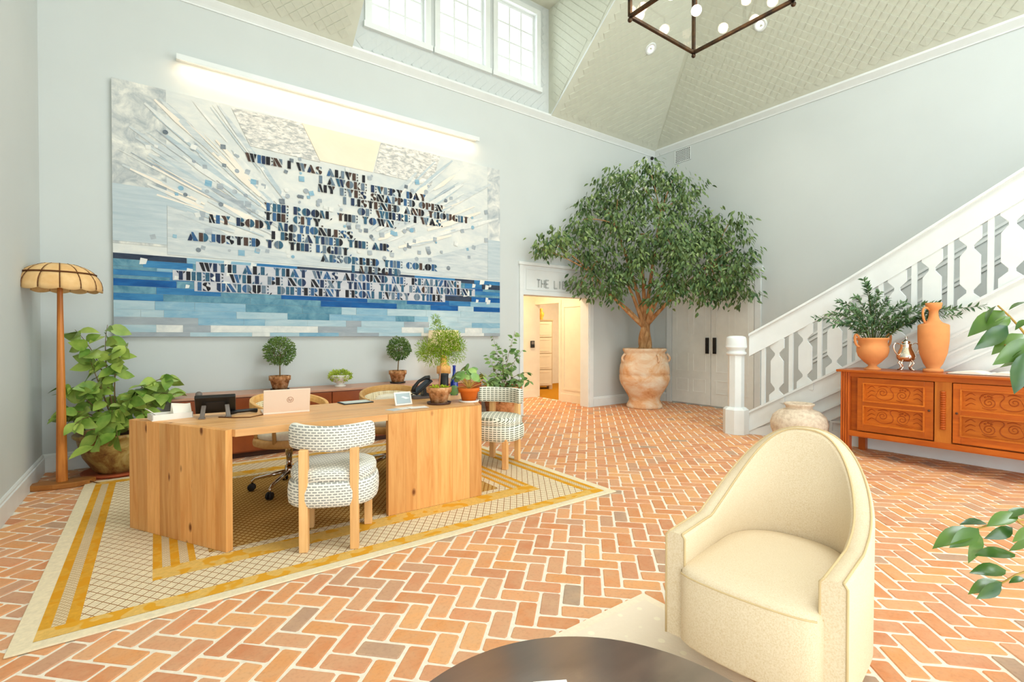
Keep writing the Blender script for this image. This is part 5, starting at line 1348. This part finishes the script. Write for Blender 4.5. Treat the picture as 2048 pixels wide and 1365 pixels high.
# feathery plant on the desk
M_FEATHER = leaf_mat('feathery_leaf', rgb(122, 156, 20), rgb(184, 198, 48), .6, .2)
fp = thing('feathery_plant', 'tall feathery yellow-green plant in a weathered clay pot on the desk', 'potted plant', (1.95, 3.74, ZT))
saucer(fp, .098, M_TREAD)
o_ = Vector((0, 0, .009))
MB().lathe([(0, .009), (.068, .009), (.088, .098), (.092, .1), (.104, .1), (.108, .14), (.1, .146), (.092, .13), (0, .125)], 28, caps=False).build('pot', M_OLDPOT, fp)
leaf_ball(fp, (0, 0, .128), .085, 180, .03, .012, M_FEATHER, .2, 3, 'moss')
MB().tube([(0, 0, .12), (.008, 0, .22), (.016, 0, .34), (.02, .0, .47)], [.0075, .006, .005, .004], 7).build('stem', flat('pinkish_stem', rgb(188, 132, 96), .7, .2), fp)
q, fm_ = MB(), MB(); lv = leaf_geo(.03, .0045, n=3, bend=.1)
rf = random.Random(5)
cl = [(-.10, .0, .46, .10), (.02, .02, .50, .11), (.10, .0, .52, .10), (.14, .02, .44, .09), (.06, -.05, .42, .10), (-.06, .05, .41, .10), (.03, .0, .58, .08), (-.02, 0, .66, .05), (-.03, 0, .72, .03), (.17, 0, .50, .06), (-.14, 0, .42, .05), (.12, 0, .57, .06)]
for (a, b, c, r_) in cl:
    cpt = _r * a + _f * b + Vector((0, 0, c)); base_ = Vector((.02, 0, .36 + rf.uniform(-.04, .08)))
    q.tube(bez(base_, (base_ + cpt) / 2 + Vector((0, 0, .03)), cpt, 5), .0018, 4)
    for k in range(int(26000 * r_ ** 1.6)):
        d = Vector((rf.gauss(0, 1), rf.gauss(0, 1), rf.gauss(0, 1))).normalized() * r_ * rf.random() ** .45; p = cpt + d
        M = frame(p, (d.normalized() + Vector((rf.uniform(-1, 1), rf.uniform(-1, 1), rf.uniform(-.4, 1)))).normalized(), (rf.uniform(-1, 1), rf.uniform(-1, 1), 1), rf.uniform(.6, 1.3))
        fm_.add([M @ Vector(v) for v in lv[0]], lv[1])
q.build('branchlets', flat('green_stem', rgb(150, 150, 60), .7, .2), fp); fm_.build('foliage', M_FEATHER, fp)['kind'] = 'stuff'

# round-leaved plant on the desk
M_PIL = leaf_mat('round_leaf', rgb(84, 134, 66), rgb(158, 186, 100), .35, .4)
M_ORPOT = flat('orange_clay', rgb(220, 112, 36), .6, .25, var=.05)
pl_ = thing('round_leaf_plant', 'round-leaved green plant in a bright orange clay pot at the desk corner', 'potted plant', (2.22, 3.70, ZT))
saucer(pl_, .085, M_WPLA)
MB().lathe([(0, .009), (.06, .009), (.078, .09), (.082, .092), (.092, .092), (.096, .125), (.086, .128), (.08, .115), (0, .11)], 28, caps=False).build('pot', M_ORPOT, pl_)
MB().lathe([(0, .112), (.08, .112)], 20, caps=False).build('soil', M_SOIL, pl_)
rl = MB(); n_ = 12
rl.add([(0, 0, .004)] + [(.038 * math.cos(2 * PI * i / n_), .038 * math.sin(2 * PI * i / n_), -.004) for i in range(n_)], [(0, 1 + i, 1 + (i + 1) % n_) for i in range(n_)], 0, True)
rl_me = rl.mesh('leaf', M_PIL); q = MB(); M_PST = flat('yellow_stalk', rgb(226, 190, 96), .6, .2)
for k in range(34):
    a = rf.uniform(0, 2 * PI); r_ = .02 + .15 * rf.random() ** .7; h_ = .16 + .14 * (1 - r_ / .2) + rf.uniform(-.03, .04)
    e = Vector((r_ * math.cos(a), r_ * math.sin(a), h_)); q.tube(bez((0, 0, .11), (e.x * .35, e.y * .35, h_ * .9), e, 5), .0022, 5)
    nd = Vector((math.cos(a) * .8, math.sin(a) * .8, rf.uniform(.3, 1.2))); M = frame(e, nd.cross(Vector((0, 0, 1))).normalized() if abs(nd.z) < .99 else (1, 0, 0), nd, rf.uniform(.7, 1.1)); link_mesh('leaf', rl_me, pl_, M)
e = Vector(_r * -.13) + Vector((0, 0, .10)); q.tube(bez((0, 0, .11), e * .6 + Vector((0, 0, .1)), e, 5), .0022, 5); link_mesh('leaf', rl_me, pl_, frame(e, (0, 0, 1), -_f, 1.2))
q.build('stalks', M_PST, pl_)

# ------------------------------------------------------------------ fig tree in the big urn
M_URN = NT('weathered_urn', .8, .15); _n = M_URN.noise(M_URN.coord((1, 1, 1.6)), 2.6, 6, .65, .5); M_URN.base(M_URN.ramp(_n, [(.3, rgb(204, 136, 86)), (.44, rgb(226, 178, 134)), (.56, rgb(234, 206, 176)), (.68, rgb(242, 228, 208))])); _n2 = M_URN.noise(M_URN.coord((1, 1, 30)), 2, 2); M_URN.bump(_n2, .25, .01); M_URN = M_URN.m
TC = Vector((7.40, 5.98, 0))
un = thing('large_urn', 'large weathered terracotta urn with lug handles holding the tree', 'urn', TC)
prof = [(0, 0), (.315, 0), (.33, .02), (.32, .06), (.285, .12), (.28, .17), (.30, .22), (.36, .32), (.425, .43), (.455, .52), (.46, .6), (.445, .62), (.455, .635), (.452, .72), (.44, .80), (.425, .83), (.43, .85), (.40, .96), (.375, 1.01), (.37, 1.03), (.395, 1.06), (.40, 1.09), (.385, 1.105), (.34, 1.1), (.32, 1.02), (0, 1.0)]
MB().lathe(prof, 48, caps=False).build('body', M_URN, un)
for s in (-1, 1, 0):
    d = (_r * s * .95 + -_f * (.25 if s else 1)).normalized() if s else (_r * .35 - _f).normalized()
    MB().tube(bez(d * .415 + Vector((0, 0, .86)), d * .50 + Vector((0, 0, .92)), d * .395 + Vector((0, 0, 1.0)), 7), .022, 8).build('lug_handle', M_URN, un)
MB().lathe([(0, 1.03), (.33, 1.03)], 24, caps=False).build('soil', M_SOIL, un)
tree = thing('fig_tree', 'tall indoor fig tree with braided trunk growing from the large terracotta urn', 'tree', TC + Vector((0, 0, 1.0)))
M_BARK = NT('pale_bark', .85, .1); _n = M_BARK.noise(M_BARK.coord((1, 1, .3)), 18, 4); M_BARK.base(M_BARK.ramp(_n, [(.35, rgb(168, 116, 72)), (.65, rgb(214, 168, 118))])); M_BARK.bump(_n, .3, .01); M_BARK = M_BARK.m
M_FIG = leaf_mat('fig_leaf', rgb(44, 80, 44), rgb(138, 158, 88), .4, .35)
FD = -_f                                                       # towards the room
def tp(x, y, dpt):                                             # crown point from the view of the room, dpt metres in front of the trunk
    for _ in range(40):
        k = (TC.dot(_f) - dpt) / 983.4
        w = _f * (TC.dot(_f) - dpt) + _r * ((x - 1024) * k)
        if w.x < BX - .42 and w.y < RY - .38: break
        dpt += .06
    return CAMP + _f * (TC.dot(_f) - dpt) + _r * ((x - 1024) * k) + Vector((0, 0, -(y - 670.8) * k)) - tree.location
cl = [(1275, 365, .2, 66, 38), (1320, 420, .45, 95, 60), (1235, 400, .5, 60, 50), (1205, 415, .3, 50, 50), (1165, 440, .35, 36, 48), (1360, 400, .2, 46, 40), (1300, 480, .7, 85, 55), (1220, 470, .6, 70, 42), (1110, 490, .5, 44, 30), (1085, 500, .45, 26, 20), (1150, 490, .5, 40, 26),
      (1395, 470, .5, 70, 52), (1440, 480, .6, 62, 46), (1470, 500, .6, 40, 46), (1490, 545, .5, 28, 40), (1450, 550, .8, 60, 50), (1400, 550, 1.0, 70, 46), (1350, 545, .9, 60, 50), (1340, 590, .9, 50, 34), (1400, 590, .9, 40, 26), (1440, 600, .7, 34, 26),
      (1262, 556, .7, 34, 30), (1230, 550, .6, 50, 34), (1168, 530, .5, 28, 26), (1188, 578, .6, 34, 26), (1160, 574, .5, 20, 20), (1215, 590, .6, 34, 26), (1380, 500, .9, 60, 44), (1335, 480, .9, 50, 46), (1265, 520, .8, 40, 40), (1200, 520, .6, 40, 30), (1300, 345, .2, 34, 24), (1345, 360, .2, 26, 22), (1480, 585, .5, 30, 24), (1455, 450, .45, 34, 24)]
wd_ = MB()
base = Vector((0, 0, .0))
fork = [Vector((-.06, -.02, .5)), Vector((.03, .03, .62)), Vector((.09, -.03, .55))]
for a, (ox, f) in enumerate(zip((-.05, .0, .06), fork)):
    pts = []
    for i in range(13):
        t = i / 12; ang = a * 2.1 + t * 4.2; rr = .055 * (1 - t * .5); c = f * t
        pts.append(Vector((c.x + rr * math.cos(ang), c.y + rr * math.sin(ang), -.02 + (f.z + .02) * t)))
    wd_.tube(pts, [.075 - .025 * i / 12 for i in range(13)], 8)
    fork[a] = pts[-1]
wd_.build('trunk', M_BARK, tree)
main = [(1215, 590, .25), (1250, 560, .3), (1310, 590, .3), (1180, 545, .4), (1280, 470, .4), (1350, 520, .6), (1420, 530, .7), (1230, 450, .4), (1320, 430, .4)]
M_main = []
bm_ = MB()
for k, (x, y, dd) in enumerate(main):
    e = tp(x, y, dd); f = fork[(0, 0, 2, 0, 1, 2, 2, 1, 1)[k]]
    pts = bez(f, (f + e) / 2 + Vector((0, 0, -.05 if k in (3,) else .12)), e, 10)
    q_ = MB().tube(pts, [.042 - .026 * i / 10 for i in range(11)], 7); q_.build('branch', M_BARK, tree); M_main.append(e)
for (x, y, dd, rx, ry) in cl:
    e = tp(x, y, dd); s = min(M_main, key=lambda m_: (m_ - e).length)
    bm_.tube(bez(s, (s + e) / 2 + Vector((0, 0, .08)), e, 6), [.014 - .010 * i / 6 for i in range(7)], 5)
bm_.build('twigs', M_BARK, tree)['kind'] = 'stuff'
lf_fig = [leaf_mesh('leaf', .125, .05, M_FIG, n=4, bend=.2), leaf_mesh('leaf', .105, .045, M_FIG, n=4, bend=.3)]
lv_f = leaf_geo(.115, .047, n=3, bend=.22)
rt = random.Random(31); pool = []
for (x, y, dd, rx, ry) in cl:
    kk = 1 / 107.0; n_ = int(rx * ry * .075) + 40; c = tp(x, y, dd)
    for sg in range(max(4, n_ // 15)):
        d = Vector((rt.gauss(0, 1), rt.gauss(0, 1), rt.gauss(0, 1))).normalized() * (rt.random() ** .4)
        spc = c + _r * (d.x * rx * kk * .9) + Vector((0, 0, d.z * ry * kk * .9 + .05)) + FD * (d.y * min(rx, 55) * kk * .8)
        for k in range(23):
            p = spc + Vector((rt.gauss(0, .085), rt.gauss(0, .085), rt.gauss(-.02, .075)))
            w = p + tree.location
            if w.x > BX - .14 or w.y > RY - .14: continue
            out = (p - spc); out.z = 0
            dv = (out * 5 + Vector((d.x * _r.x, d.x * _r.y, 0)) * .4 + Vector((rt.uniform(-.5, .5), rt.uniform(-.5, .5), rt.uniform(-1.4, -.2)))).normalized()
            pool.append((p, dv, rt.uniform(.6, 1.02), d.y))
pool.sort(key=lambda t: (t[0] + tree.location - CAMP).length)
mb = MB()
for k, (p, dv, s, _) in enumerate(pool):
    M = frame(p, dv, (rt.uniform(-.9, .9) + FD.x * .6, rt.uniform(-.9, .9) + FD.y * .6, .9), s)
    if k < 300: link_mesh('leaf', lf_fig[k % 2], tree, M)
    else: mb.add([M @ Vector(v) for v in lv_f[0]], lv_f[1], 0, True)
mb.build('foliage', M_FIG, tree)['kind'] = 'stuff'

# ------------------------------------------------------------------ plant reaching in beside the armchair
M_RUBL = leaf_mat('glossy_dark_leaf', rgb(30, 70, 30), rgb(92, 124, 44), .22, .6)
lf_r = [leaf_mesh('leaf', .15, .068, M_RUBL, n=6, bend=.2), leaf_mesh('leaf', .13, .062, M_RUBL, n=6, bend=.35), leaf_mesh('leaf', .165, .074, M_RUBL, n=6, bend=.1)]
NP_ = Vector((2.62, .10, 0))
pn = thing('glossy_leaf_plant', 'glossy long-leaved green potted plant reaching in beside the cream armchair', 'potted plant', NP_)
MB().lathe([(0, 0), (.16, 0), (.2, .2), (.21, .34), (.225, .35), (.225, .39), (.2, .39), (.19, .34), (0, .33)], 32, caps=False).build('pot', M_TERRA, pn)
MB().lathe([(0, .345), (.19, .345)], 20, caps=False).build('soil', M_SOIL, pn)
def tn(x, y, dep): k = dep / 983.4; return CAMP + _f * dep + _r * ((x - 1024) * k) + Vector((0, 0, -(y - 670.8) * k)) - NP_
stm = MB()
def stem_n(pts, r0): stm.tube(pts, [r0 * (1 - .6 * i / (len(pts) - 1)) for i in range(len(pts))], 6)
top = Vector((0, 0, .34))
trunk = bez(top, tn(2130, 900, 1.72), tn(2120, 640, 1.66), 8); stem_n(trunk, .012)
b1 = bez(trunk[5], tn(2090, 690, 1.62), tn(1995, 612, 1.6), 8); stem_n(b1, .006)
b2 = bez(trunk[5], tn(2080, 740, 1.6), tn(2010, 690, 1.55), 8); stem_n(b2, .006)
b3 = bez(trunk[2], tn(2090, 1010, 1.5), tn(1960, 1060, 1.4), 8); stem_n(b3, .006)
b4 = bez(trunk[1], tn(2110, 1100, 1.5), tn(2010, 1170, 1.4), 8); stem_n(b4, .006)
b5 = bez(trunk[2], tn(2070, 1080, 1.45), tn(2035, 1040, 1.38), 8); stem_n(b5, .006)
def lfn(a, b, dep, k, up=(0, 0, 1), db=0):
    p, e = tn(a[0], a[1], dep), tn(b[0], b[1], dep - db); L = (e - p).length / (.15, .13, .165)[k]
    link_mesh('leaf', lf_r[k], pn, frame(p, e - p, up, L))
for a, b, dep, k, up in (((1992, 612), (1960, 638), 1.6, 1, (.3, 0, 1)), ((2008, 622), (1938, 664), 1.6, 0, (-.3, -.6, 1)), ((2020, 634), (1984, 662), 1.58, 1, (0, -.9, .6)), ((2015, 652), (1958, 698), 1.56, 0, (-.5, -.8, .4)), ((2046, 668), (1984, 706), 1.55, 2, (0, -.6, 1)), ((2060, 680), (1992, 730), 1.5, 2, (-.3, -.9, .5)),
                       ((2048, 700), (2020, 740), 1.5, 1, (.2, -.8, .6)), ((2050, 705), (2035, 790), 1.48, 2, (-.8, -.6, .2)), ((2060, 605), (2016, 606), 1.6, 1, (0, 0, 1)), ((2052, 640), (2030, 655), 1.56, 1, (0, -.5, 1)),
                       ((1958, 1062), (1868, 1086), 1.4, 0, (0, -.3, 1)), ((1962, 1060), (1905, 1098), 1.38, 2, (-.3, -.6, .7)), ((1960, 1066), (1948, 1134), 1.38, 2, (-.5, -.85, .3)), ((1978, 1050), (1930, 1038), 1.42, 1, (0, -.3, 1)), ((2040, 1030), (1978, 1052), 1.36, 2, (0, -.5, .9)), ((2030, 1058), (1985, 1082), 1.38, 1, (-.2, -.8, .5)),
                       ((2036, 1112), (1956, 1108), 1.36, 2, (.1, -.4, 1)), ((2018, 1144), (1950, 1142), 1.38, 0, (0, -.6, .8)), ((2008, 1170), (1962, 1204), 1.38, 2, (-.2, -.8, .5)), ((2010, 1168), (1942, 1182), 1.4, 0, (0, -.3, 1)), ((2056, 1080), (2034, 1110), 1.36, 1, (-.4, -.8, .4)), ((2054, 1160), (2026, 1164), 1.38, 1, (0, -.5, .9)), ((2060, 1055), (2036, 1090), 1.34, 0, (-.6, -.7, .3)), ((2060, 1020), (2010, 1034), 1.36, 0, (0, -.2, 1))):
    lfn(a, b, dep, k, up)
b6 = bez(trunk[4], trunk[4] + _r * .25 + Vector((0, 0, .2)), trunk[4] + _r * .45 + Vector((0, 0, .28)), 8); stem_n(b6, .006)
b7 = bez(trunk[2], trunk[2] + _r * .2 + Vector((0, 0, .12)), trunk[2] + _r * .42 - _f * .1 + Vector((0, 0, .1)), 8); stem_n(b7, .006)
for bb_, n_ in ((b6, 16), (b7, 14), (trunk[5:], 8)):
    for i in range(n_):
        p = bb_[min(len(bb_) - 1, 1 + int(i / n_ * (len(bb_) - 1)))]
        dv = (_r * rnd(.2, 1) + Vector((rnd(-.5, .5), rnd(-.5, .5), rnd(-.6, .5)))).normalized()
        link_mesh('leaf', rp.choice(lf_r), pn, frame(p, dv, (rnd(-.6, .6), rnd(-.6, .6), 1), rnd(.8, 1.1)))
stm.build('stems', flat('amber_stem', rgb(168, 134, 62), .6, .2), pn)

# ------------------------------------------------------------------ pale rug, armchair, round table
M_PALE = NT('pale_patterned_rug', .95, .05); _g = M_PALE.n('ShaderNodeNewGeometry'); _vo = M_PALE.n('ShaderNodeTexVoronoi'); _vo.inputs['Scale'].default_value = 9; _vo.inputs['Randomness'].default_value = .25; M_PALE.l(_g.outputs['Position'], _vo.inputs['Vector'])
_n = M_PALE.noise(_g.outputs['Position'], 60, 2); M_PALE.base(M_PALE.mix(M_PALE.ramp(_vo.outputs['Distance'], [(.12, (1, 1, 1, 1)), (.16, (0, 0, 0, 1))]), rgb(238, 220, 196), rgb(246, 232, 204))); M_PALE.bump(_n, .4, .005); M_PALE = M_PALE.m
ru2 = thing('pale_rug', 'pale cream rug with small dots under the round table', 'rug', (0, 0, 0))
MB().box(-.6, 2.045, -1.6, 1.655, .001, .010).build('border', flat('rug_edge', rgb(244, 226, 198), .95, .05, var=.03, scale=60), ru2, bevel=.003)
MB().box(-.55, 1.995, -1.55, 1.605, .004, .0115).build('field', M_PALE, ru2)
def boucle():
    t = NT('cream_weave', .95, .05); v = t.coord()
    a = t.noise(t.coord((300, 60, 300)), 3, 2); b = t.noise(t.coord((60, 300, 60)), 3, 2); n_ = t.noise(v, 3, 2)
    f = t.math('ADD', t.math('MULTIPLY', a, .5), t.math('MULTIPLY', b, .5))
    t.base(t.ramp(f, [(.40, rgb(212, 189, 152)), (.56, rgb(226, 208, 180))])); t.bump(f, .35, .003); return t.m
M_BOU = boucle()
M_PIPE = flat('cream_piping', rgb(204, 178, 134), .9, .1, var=.03)
AC = (2.06, .985)
ac = thing('armchair', 'cream woven swivel armchair with an arched back beside the round table', 'armchair', (AC[0], AC[1], .012), math.atan2(.15, .989) + PI / 2)
# local frame: front is +Y after the turn below; depth runs along y, width along x
HW, FY, BYk = .315, .34, -.37
def ring_pt(u):
    """u from -1 (front end of one arm) over the back (0) to +1"""
    s = 1 if u > 0 else -1; a = abs(u)
    if a > .56: y = FY - (1 - a) / .44 * .34; return (s * (HW - .01 * (a - .56)), y)
    th = a / .56 * PI / 2
    return (s * HW * math.sin(th) ** .85, (FY - .34) - (0 - BYk) * math.cos(th) ** .85)
def ring_z(u):
    a = abs(u)
    if a > .66: return .545 + .015 * (1 - a)
    t = a / .66
    return .548 + .355 * (math.cos(t * PI) * .5 + .5) ** .92
NU = 56
us = [-1 + 2 * i / NU for i in range(NU + 1)]
def shell(th, zlo):
    q = MB(); v = []
    for u in us:
        x, y = ring_pt(u); x2, y2 = ring_pt(min(1, u + .01)); x1, y1 = ring_pt(max(-1, u - .01))
        t = Vector((x2 - x1, y2 - y1)); t.normalize(); n_ = Vector((-t.y, t.x))
        if n_.dot(Vector((-x, -.0 - y))) < 0: n_ = -n_
        z = ring_z(u); back = max(0, (z - .548) / .355)
        lean = Vector((0, -.07 * back)) if True else Vector((0, 0))
        i_ = Vector((x, y)) + n_ * th
        rows_ = [((x, y), zlo), ((x + lean.x * .5, y + lean.y * .5), z * .6), ((x + lean.x, y + lean.y), z - .016), ((x + lean.x + n_.x * .012, y + lean.y + n_.y * .012), z), ((i_.x + lean.x - n_.x * .012, i_.y + lean.y - n_.y * .012), z), ((i_.x + lean.x, i_.y + lean.y), z - .016), ((i_.x + lean.x * .4, i_.y + lean.y * .4), z * .55 if z * .55 > .42 else .42), ((i_.x, i_.y), zlo)]
        v += [(a[0], a[1], b) for a, b in rows_]
    k = 8
    f = [(i * k + j, i * k + j + 1, (i + 1) * k + j + 1, (i + 1) * k + j) for i in range(NU) for j in range(k - 1)]
    f += [(i * k, (i + 1) * k, (i + 1) * k + k - 1, i * k + k - 1) for i in range(NU)]
    f += [tuple(range(k))[::-1], tuple(NU * k + j for j in range(k))]
    q.add(v, f, 0, True); return q, v, k
sh, sv, sk = shell(.078, .13)
o = sh.build('backrest', M_BOU, ac)
md = o.modifiers.new('e', 'EDGE_SPLIT'); md.split_angle = 1.0
for row in (3, 4): 
    MB().tube([sv[i * sk + row] for i in range(NU + 1)], .0045, 6).build('piping', M_PIPE, o)
for e in (0, NU):
    MB().tube([sv[e * sk + j] for j in (0, 1, 2, 3)], .0045, 6).tube([sv[e * sk + j] for j in (4, 5, 6, 7)], .0045, 6).build('piping', M_PIPE, o)
so = []
for i in range(NU + 1):
    u = us[i]; x, y = ring_pt(u)
    if abs(u) > .97: continue
    c = Vector((0, .0)); d = Vector((x, y)) - c; so.append(tuple(c + d * (1 - .070 / d.length)))
W2 = HW - .070
so = [(-W2, FY + .0)] + [p for p in so if p[1] < FY - .02] + [(W2, FY)] + [(W2 * math.cos(PI * t / 10) , FY + .06 * math.sin(PI * t / 10) ** .7) for t in range(1, 10)]
def tier(m, outl, levels, mat=0):
    n_ = len(outl); v = []
    for s, z in levels: v += [(x * s, .0 + (y - .0) * s, z) for x, y in outl]
    m.add(v, [(k * n_ + i, k * n_ + (i + 1) % n_, (k + 1) * n_ + (i + 1) % n_, (k + 1) * n_ + i) for k in range(len(levels) - 1) for i in range(n_)] + [tuple(range(n_))[::-1], tuple((len(levels) - 1) * n_ + i for i in range(n_))], mat, True); return m
o = tier(MB(), so, [(.97, .13), (1, .145), (1, .40), (.985, .418), (.95, .428), (.7, .436), (.3, .44)]).build('seat', M_BOU, ac)
md = o.modifiers.new('e', 'EDGE_SPLIT'); md.split_angle = .9
MB().tube([(x * 1.0, y * 1.0, .404) for x, y in so if y > FY - .005] , .003, 6).build('seam', M_PIPE, o)
MB().lathe([(0, 0), (.2, 0), (.2, .025), (.06, .03), (.06, .13), (0, .13)], 36, caps=False).build('swivel_base', wood('walnut_base', rgb(190, 126, 60), rgb(140, 86, 36), (1, 6, 6)), ac)
M_SLATE = NT('dark_table_top', .3, .9); _n = M_SLATE.noise(M_SLATE.coord((1, 4, 1)), 4, 5); M_SLATE.base(M_SLATE.ramp(_n, [(.3, rgb(74, 58, 54)), (.7, rgb(112, 90, 80))])); M_SLATE.b.inputs['Coat Weight'].default_value = 1.0; M_SLATE.b.inputs['Coat Roughness'].default_value = .3; M_SLATE.b.inputs['Coat IOR'].default_value = 2.1; M_SLATE.bump(M_SLATE.noise(M_SLATE.coord((3, 30, 3)), 3, 3), .08, .004); M_SLATE = M_SLATE.m
ct = thing('round_table', 'round dark low table with a matt top in front of the cream armchair', 'table', (.73, .69, .012))
MB().lathe([(0, .378), (.51, .378), (.52, .385), (.52, .405), (.515, .41), (0, .41)], 96, caps=False).build('top', M_SLATE, ct)
MB().lathe([(.2, 0), (.2, .02), (.06, .05), (.05, .3), (.12, .378)], 32).build('pedestal', M_SLATE, ct)
bp = px(1115, 1368, Z=.43)
for k, (x, y, a, nm, lbn, c_) in enumerate(((1105, 1372, .1, 'coaster_card', 'white card lying on the round dark table', rgb(244, 240, 232)),)):
    v = px(x, y + 14, Z=.4235)
    o = MB().box(-.045, .045, -.04, .04, 0, .004).build(nm, flat('card_white', c_, .6, .2, var=.02)); o.location = (v.x, v.y, .4222); o.rotation_euler = (0, 0, a - YAW); tag(o, lbn, 'card')

# ------------------------------------------------------------------ lantern chandelier
M_BRONZE = NT('aged_bronze', .38, .5, .8); _n = M_BRONZE.noise(M_BRONZE.coord(), 12, 4); M_BRONZE.base(M_BRONZE.ramp(_n, [(.35, rgb(44, 38, 34)), (.7, rgb(104, 78, 52))])); M_BRONZE = M_BRONZE.m
LC = Vector((2.97, 1.875, 3.5)); LS, LH = .362, 1.15
ch = thing('lantern_chandelier', 'large open square bronze lantern chandelier with round frosted bulbs', 'chandelier', LC)
for s in (-1, 1):
    for t in (-1, 1): MB().box(s * LS - .011, s * LS + .011, t * LS - .011, t * LS + .011, 0, LH).build('corner_post', M_BRONZE, ch, bevel=.002)
for z in (0, LH):
    for s in (-1, 1):
        MB().box(-LS, LS, s * LS - .011, s * LS + .011, z - .011, z + .011).build('frame_bar', M_BRONZE, ch, bevel=.002)
        MB().box(s * LS - .011, s * LS + .011, -LS, LS, z - .011, z + .011).build('frame_bar', M_BRONZE, ch, bevel=.002)
for s in (-1, 1):
    for t in (-1, 1):
        MB().ball((s * LS, t * LS, -.024), .016).build('finial', M_BRONZE, ch)
        MB().tube([(s * LS, t * LS, LH), (s * .1, t * .1, LH + .35), (0, 0, LH + .42)], .009, 6).build('top_strut', M_BRONZE, ch)
MB().lathe([(.012, .3), (.012, 5.1)], 8).build('hanging_rod', M_BRONZE, ch)
MB().lathe([(.0, 5.06), (.09, 5.06), (.1, 5.09), (.1, 5.1)], 20).build('ceiling_rose', M_BRONZE, ch)
M_GLOBE = NT('frosted_globe', .4, .3); M_GLOBE.base(rgb(250, 236, 220)); M_GLOBE.b.inputs['Emission Color'].default_value = rgb(255, 226, 196); M_GLOBE.b.inputs['Emission Strength'].default_value = 9; M_GLOBE = M_GLOBE.m
for k, bpos in enumerate(((3.05, 1.98, 3.87), (2.90, 1.86, 3.87), (2.91, 1.99, 3.78), (2.87, 2.10, 3.68), (3.16, 2.10, 3.68), (3.10, 1.76, 3.72), (2.82, 1.72, 3.74))):
    bp_ = Vector(bpos) - LC
    q = MB().tube([(0, 0, .6), (bp_.x * .7, bp_.y * .7, bp_.z + .16), (bp_.x, bp_.y, bp_.z + .09), (bp_.x, bp_.y, bp_.z + .03)], .006, 6).build('arm', M_BRONZE, ch)
    MB().ball(tuple(bp_), .036).build('bulb', M_GLOBE, q)
for s in (-1, 1):
    MB().box(-LS + .011, LS - .011, s * LS - .002, s * LS + .002, .011, LH - .011).build('glass_pane', M_GLASS, ch)
    MB().box(s * LS - .002, s * LS + .002, -LS + .011, LS - .011, .011, LH - .011).build('glass_pane', M_GLASS, ch)
